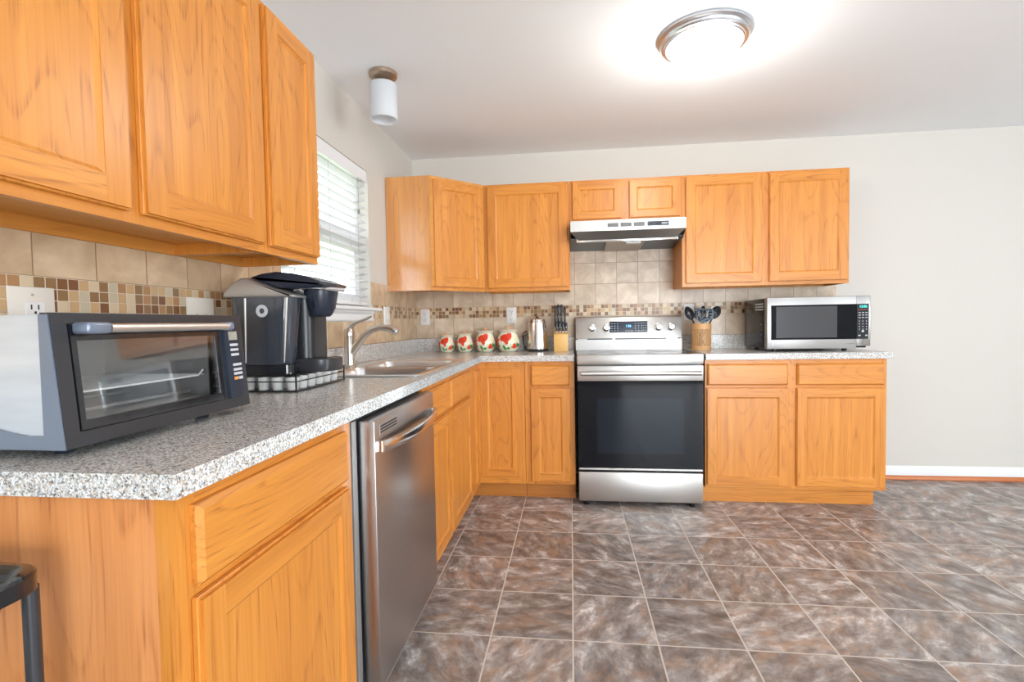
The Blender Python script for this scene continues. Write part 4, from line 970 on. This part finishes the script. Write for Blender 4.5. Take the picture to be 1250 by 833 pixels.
b = MB()
for r_ in range(3):
    for c_ in range(3): b.box(3.006+c_*.020, 3.019+c_*.020, MY0+.0005, MY0+.001, 1.196-r_*.0155, 1.2-r_*.0155)
for r_ in range(4):
    for c_ in range(3): b.box(3.010+c_*.020, 3.014+c_*.020, MY0+.0005, MY0+.001, 1.142-r_*.017, 1.148-r_*.017)
for c_ in (0, 2): b.box(3.006+c_*.020, 3.019+c_*.020, MY0+.0005, MY0+.001, 1.052, 1.059)
b.build('key_print', PRINTW, kp)
MB().box(3.003, 3.062, MY0+.0004, MY0+.001, 1.2165, 1.2185).build('panel_line', plain('print_red', (.5, .06, .05), .5), kp)
MB().lathe([(.007, MY0+.0002), (.007, MY0+.001)], (3.032, 0, 1.082), 18, axis=1).build('round_key', PRINTW, kp)
b = MB(); b.lathe([(.0105, MY0-.0012), (.0105, MY0+.0005)], (2.497, 0, 1.005), 20, axis=1); lg = b.build('round_logo', PRINTW, dr)
text_mesh('LG', .019, facing((2.522, MY0-.0008, 1.005)), 'logo_letters', PRINTW, dr)
MB().tube([(2.935, MY0-.0004, 1.008), (2.945, MY0-.0004, 1.003), (2.958, MY0-.0004, 1.006), (2.972, MY0-.0004, 1.004), (2.982, MY0-.0004, 1.007)], .0012, 6).build('script_mark', PRINTD, dr)
v = MB()
for r_ in range(3):
    for c_ in range(8): v.box(MX0+.0012, MX0+.0022, -.43+c_*.018, -.42+c_*.018, 1.225+r_*.018, 1.235+r_*.018)
v.build('vent_slots', PRINTW, t)
v = MB()
for r_ in range(5): v.box(MX0+.0012, MX0+.0022, -.41, -.385, 1.02+r_*.035, 1.035+r_*.035)
v.build('side_vent', BLACK, t)
for x in (MX0+.07, MX1-.12):
    for y in (MY0+.07, MY1-.05): MB().lathe([(.014, HC+.0006), (.016, .965), (.012, .977)], (x, y, 0), 14).build('foot', BLACK, t)

# ------------------------------------------------------------------ lamps
LXc, LYc = 1.835, -1.455
t = thing('ceiling_light', 'round brushed nickel flush ceiling light with a frosted glass dome, lit', 'ceiling light', (LXc, LYc, H-.1))
MB().lathe([(.185, H-.0005), (.203, H-.002), (.205, H-.012), (.196, H-.018), (.190, H-.020), (.192, H-.030), (.186, H-.038), (.176, H-.040), (.174, H-.045), (.166, H-.047), (.160, H-.040), (.160, H-.002)], (LXc, LYc, 0), 64).build('metal_ring', metal('lamp_nickel', (.74, .76, .80), .3), t)
dome = plain('lit_frosted_glass', (.9, .9, .9), .4, emit=(1, .985, .96), es=DOME_E)
MB().lathe([(.1595, H-.043), (.155, H-.058), (.14, H-.075), (.11, H-.09), (.07, H-.100), (.03, H-.1045), (.002, H-.105)], (LXc, LYc, 0), 48).build('glass_dome', dome, t)
MB().lathe([(.006, H-.1055), (.009, H-.109), (.007, H-.116), (.002, H-.119)], (LXc, LYc, 0), 16).build('finial', SILV, t)
ld = bpy.data.lights.new('ceiling_light_bulb', 'POINT'); ld.energy = LAMP_W; ld.shadow_soft_size = .14; ld.color = (1, .97, .92)
lo = bpy.data.objects.new('ceiling_light_bulb', ld); lo.location = (LXc, LYc, H-.27); COL.objects.link(lo)
sx_, sy_ = .281, -1.35
t = thing('ceiling_spotlight', 'small ceiling light with a white glass cylinder above the sink', 'ceiling light', (sx_, sy_, 2.22))
MB().lathe([(.068, H-.0005), (.072, H-.006), (.07, H-.022), (.058, H-.034), (.03, H-.040), (.01, H-.041)], (sx_, sy_, 0), 36).build('canopy', NICKEL_D, t)
MB().lathe([(.022, H-.0405), (.024, H-.05), (.024, H-.07), (.018, H-.075)], (sx_, sy_, 0), 24).build('lamp_holder', NICKEL_D, t)
fg = plain('frosted_white_glass', (.86, .88, .9), .35)
_n = fg.node_tree; _t = _n.nodes.new('ShaderNodeBsdfTranslucent'); _t.inputs[0].default_value = (.9, .92, .95, 1); _m = _n.nodes.new('ShaderNodeMixShader'); _m.inputs[0].default_value = .45
_n.links.new(_n.nodes['Principled BSDF'].outputs[0], _m.inputs[1]); _n.links.new(_t.outputs[0], _m.inputs[2]); _n.links.new(_m.outputs[0], _n.nodes['Material Output'].inputs[0])
MB().lathe([(.02, H-.055), (.066, H-.060), (.0695, H-.066), (.0695, H-.235), (.0675, H-.238), (.0655, H-.235), (.0655, H-.070), (.02, H-.062)], (sx_, sy_, 0), 40, cap=False).build('glass_shade', fg, t)

# ------------------------------------------------------------------ utility cart at the lower left
t = thing('utility_cart', 'glossy black tray cart cut off at the lower left, beside the cabinet end panel', 'cart', (.3, -3.45, 0))
CX0, CX1, CY0, CY1, CZ = .03, .494, -3.68, -3.262, .846
def tray(z, nm):
    b = MB()
    def r_(o, zz, rad): return ring(CX0+o, CX1-o, CY0+o, CY1-o, max(rad-o*.6, .01), zz, 8)
    b.loft([r_(.004, z-.028, .045), r_(0, z-.026, .045), r_(0, z-.004, .045), r_(.003, z, .045), r_(.012, z+.001, .045), r_(.018, z-.003, .045), r_(.024, z-.016, .045), r_(.05, z-.022, .045), r_(.055, z-.023, .045)], cap=False)
    b.loft([r_(.055, z-.023, .045), r_(.16, z-.0235, .03)], cap=True)
    b.loft([r_(.006, z-.024, .045), r_(.03, z-.0245, .04), r_(.034, z-.05, .04), r_(.05, z-.075, .04), r_(.08, z-.085, .04)], cap=True)
    return b.build(nm, BLACKG, t)
tray(CZ, 'top_tray'); tray(.45, 'lower_tray')
for x in (CX0+.022, CX1-.024):
    for y in (CY0+.022, CY1-.0145): MB().tube([(x, y, .02), (x, y, CZ-.026)], .0098, 16).build('post', DKGRAY, t)
for x in (CX0+.022, CX1-.024):
    for y in (CY0+.022, CY1-.0145): MB().lathe([(.012, .0005), (.015, .004), (.015, .018), (.012, .021)], (x, y, 0), 14).build('foot', BLACK, t)
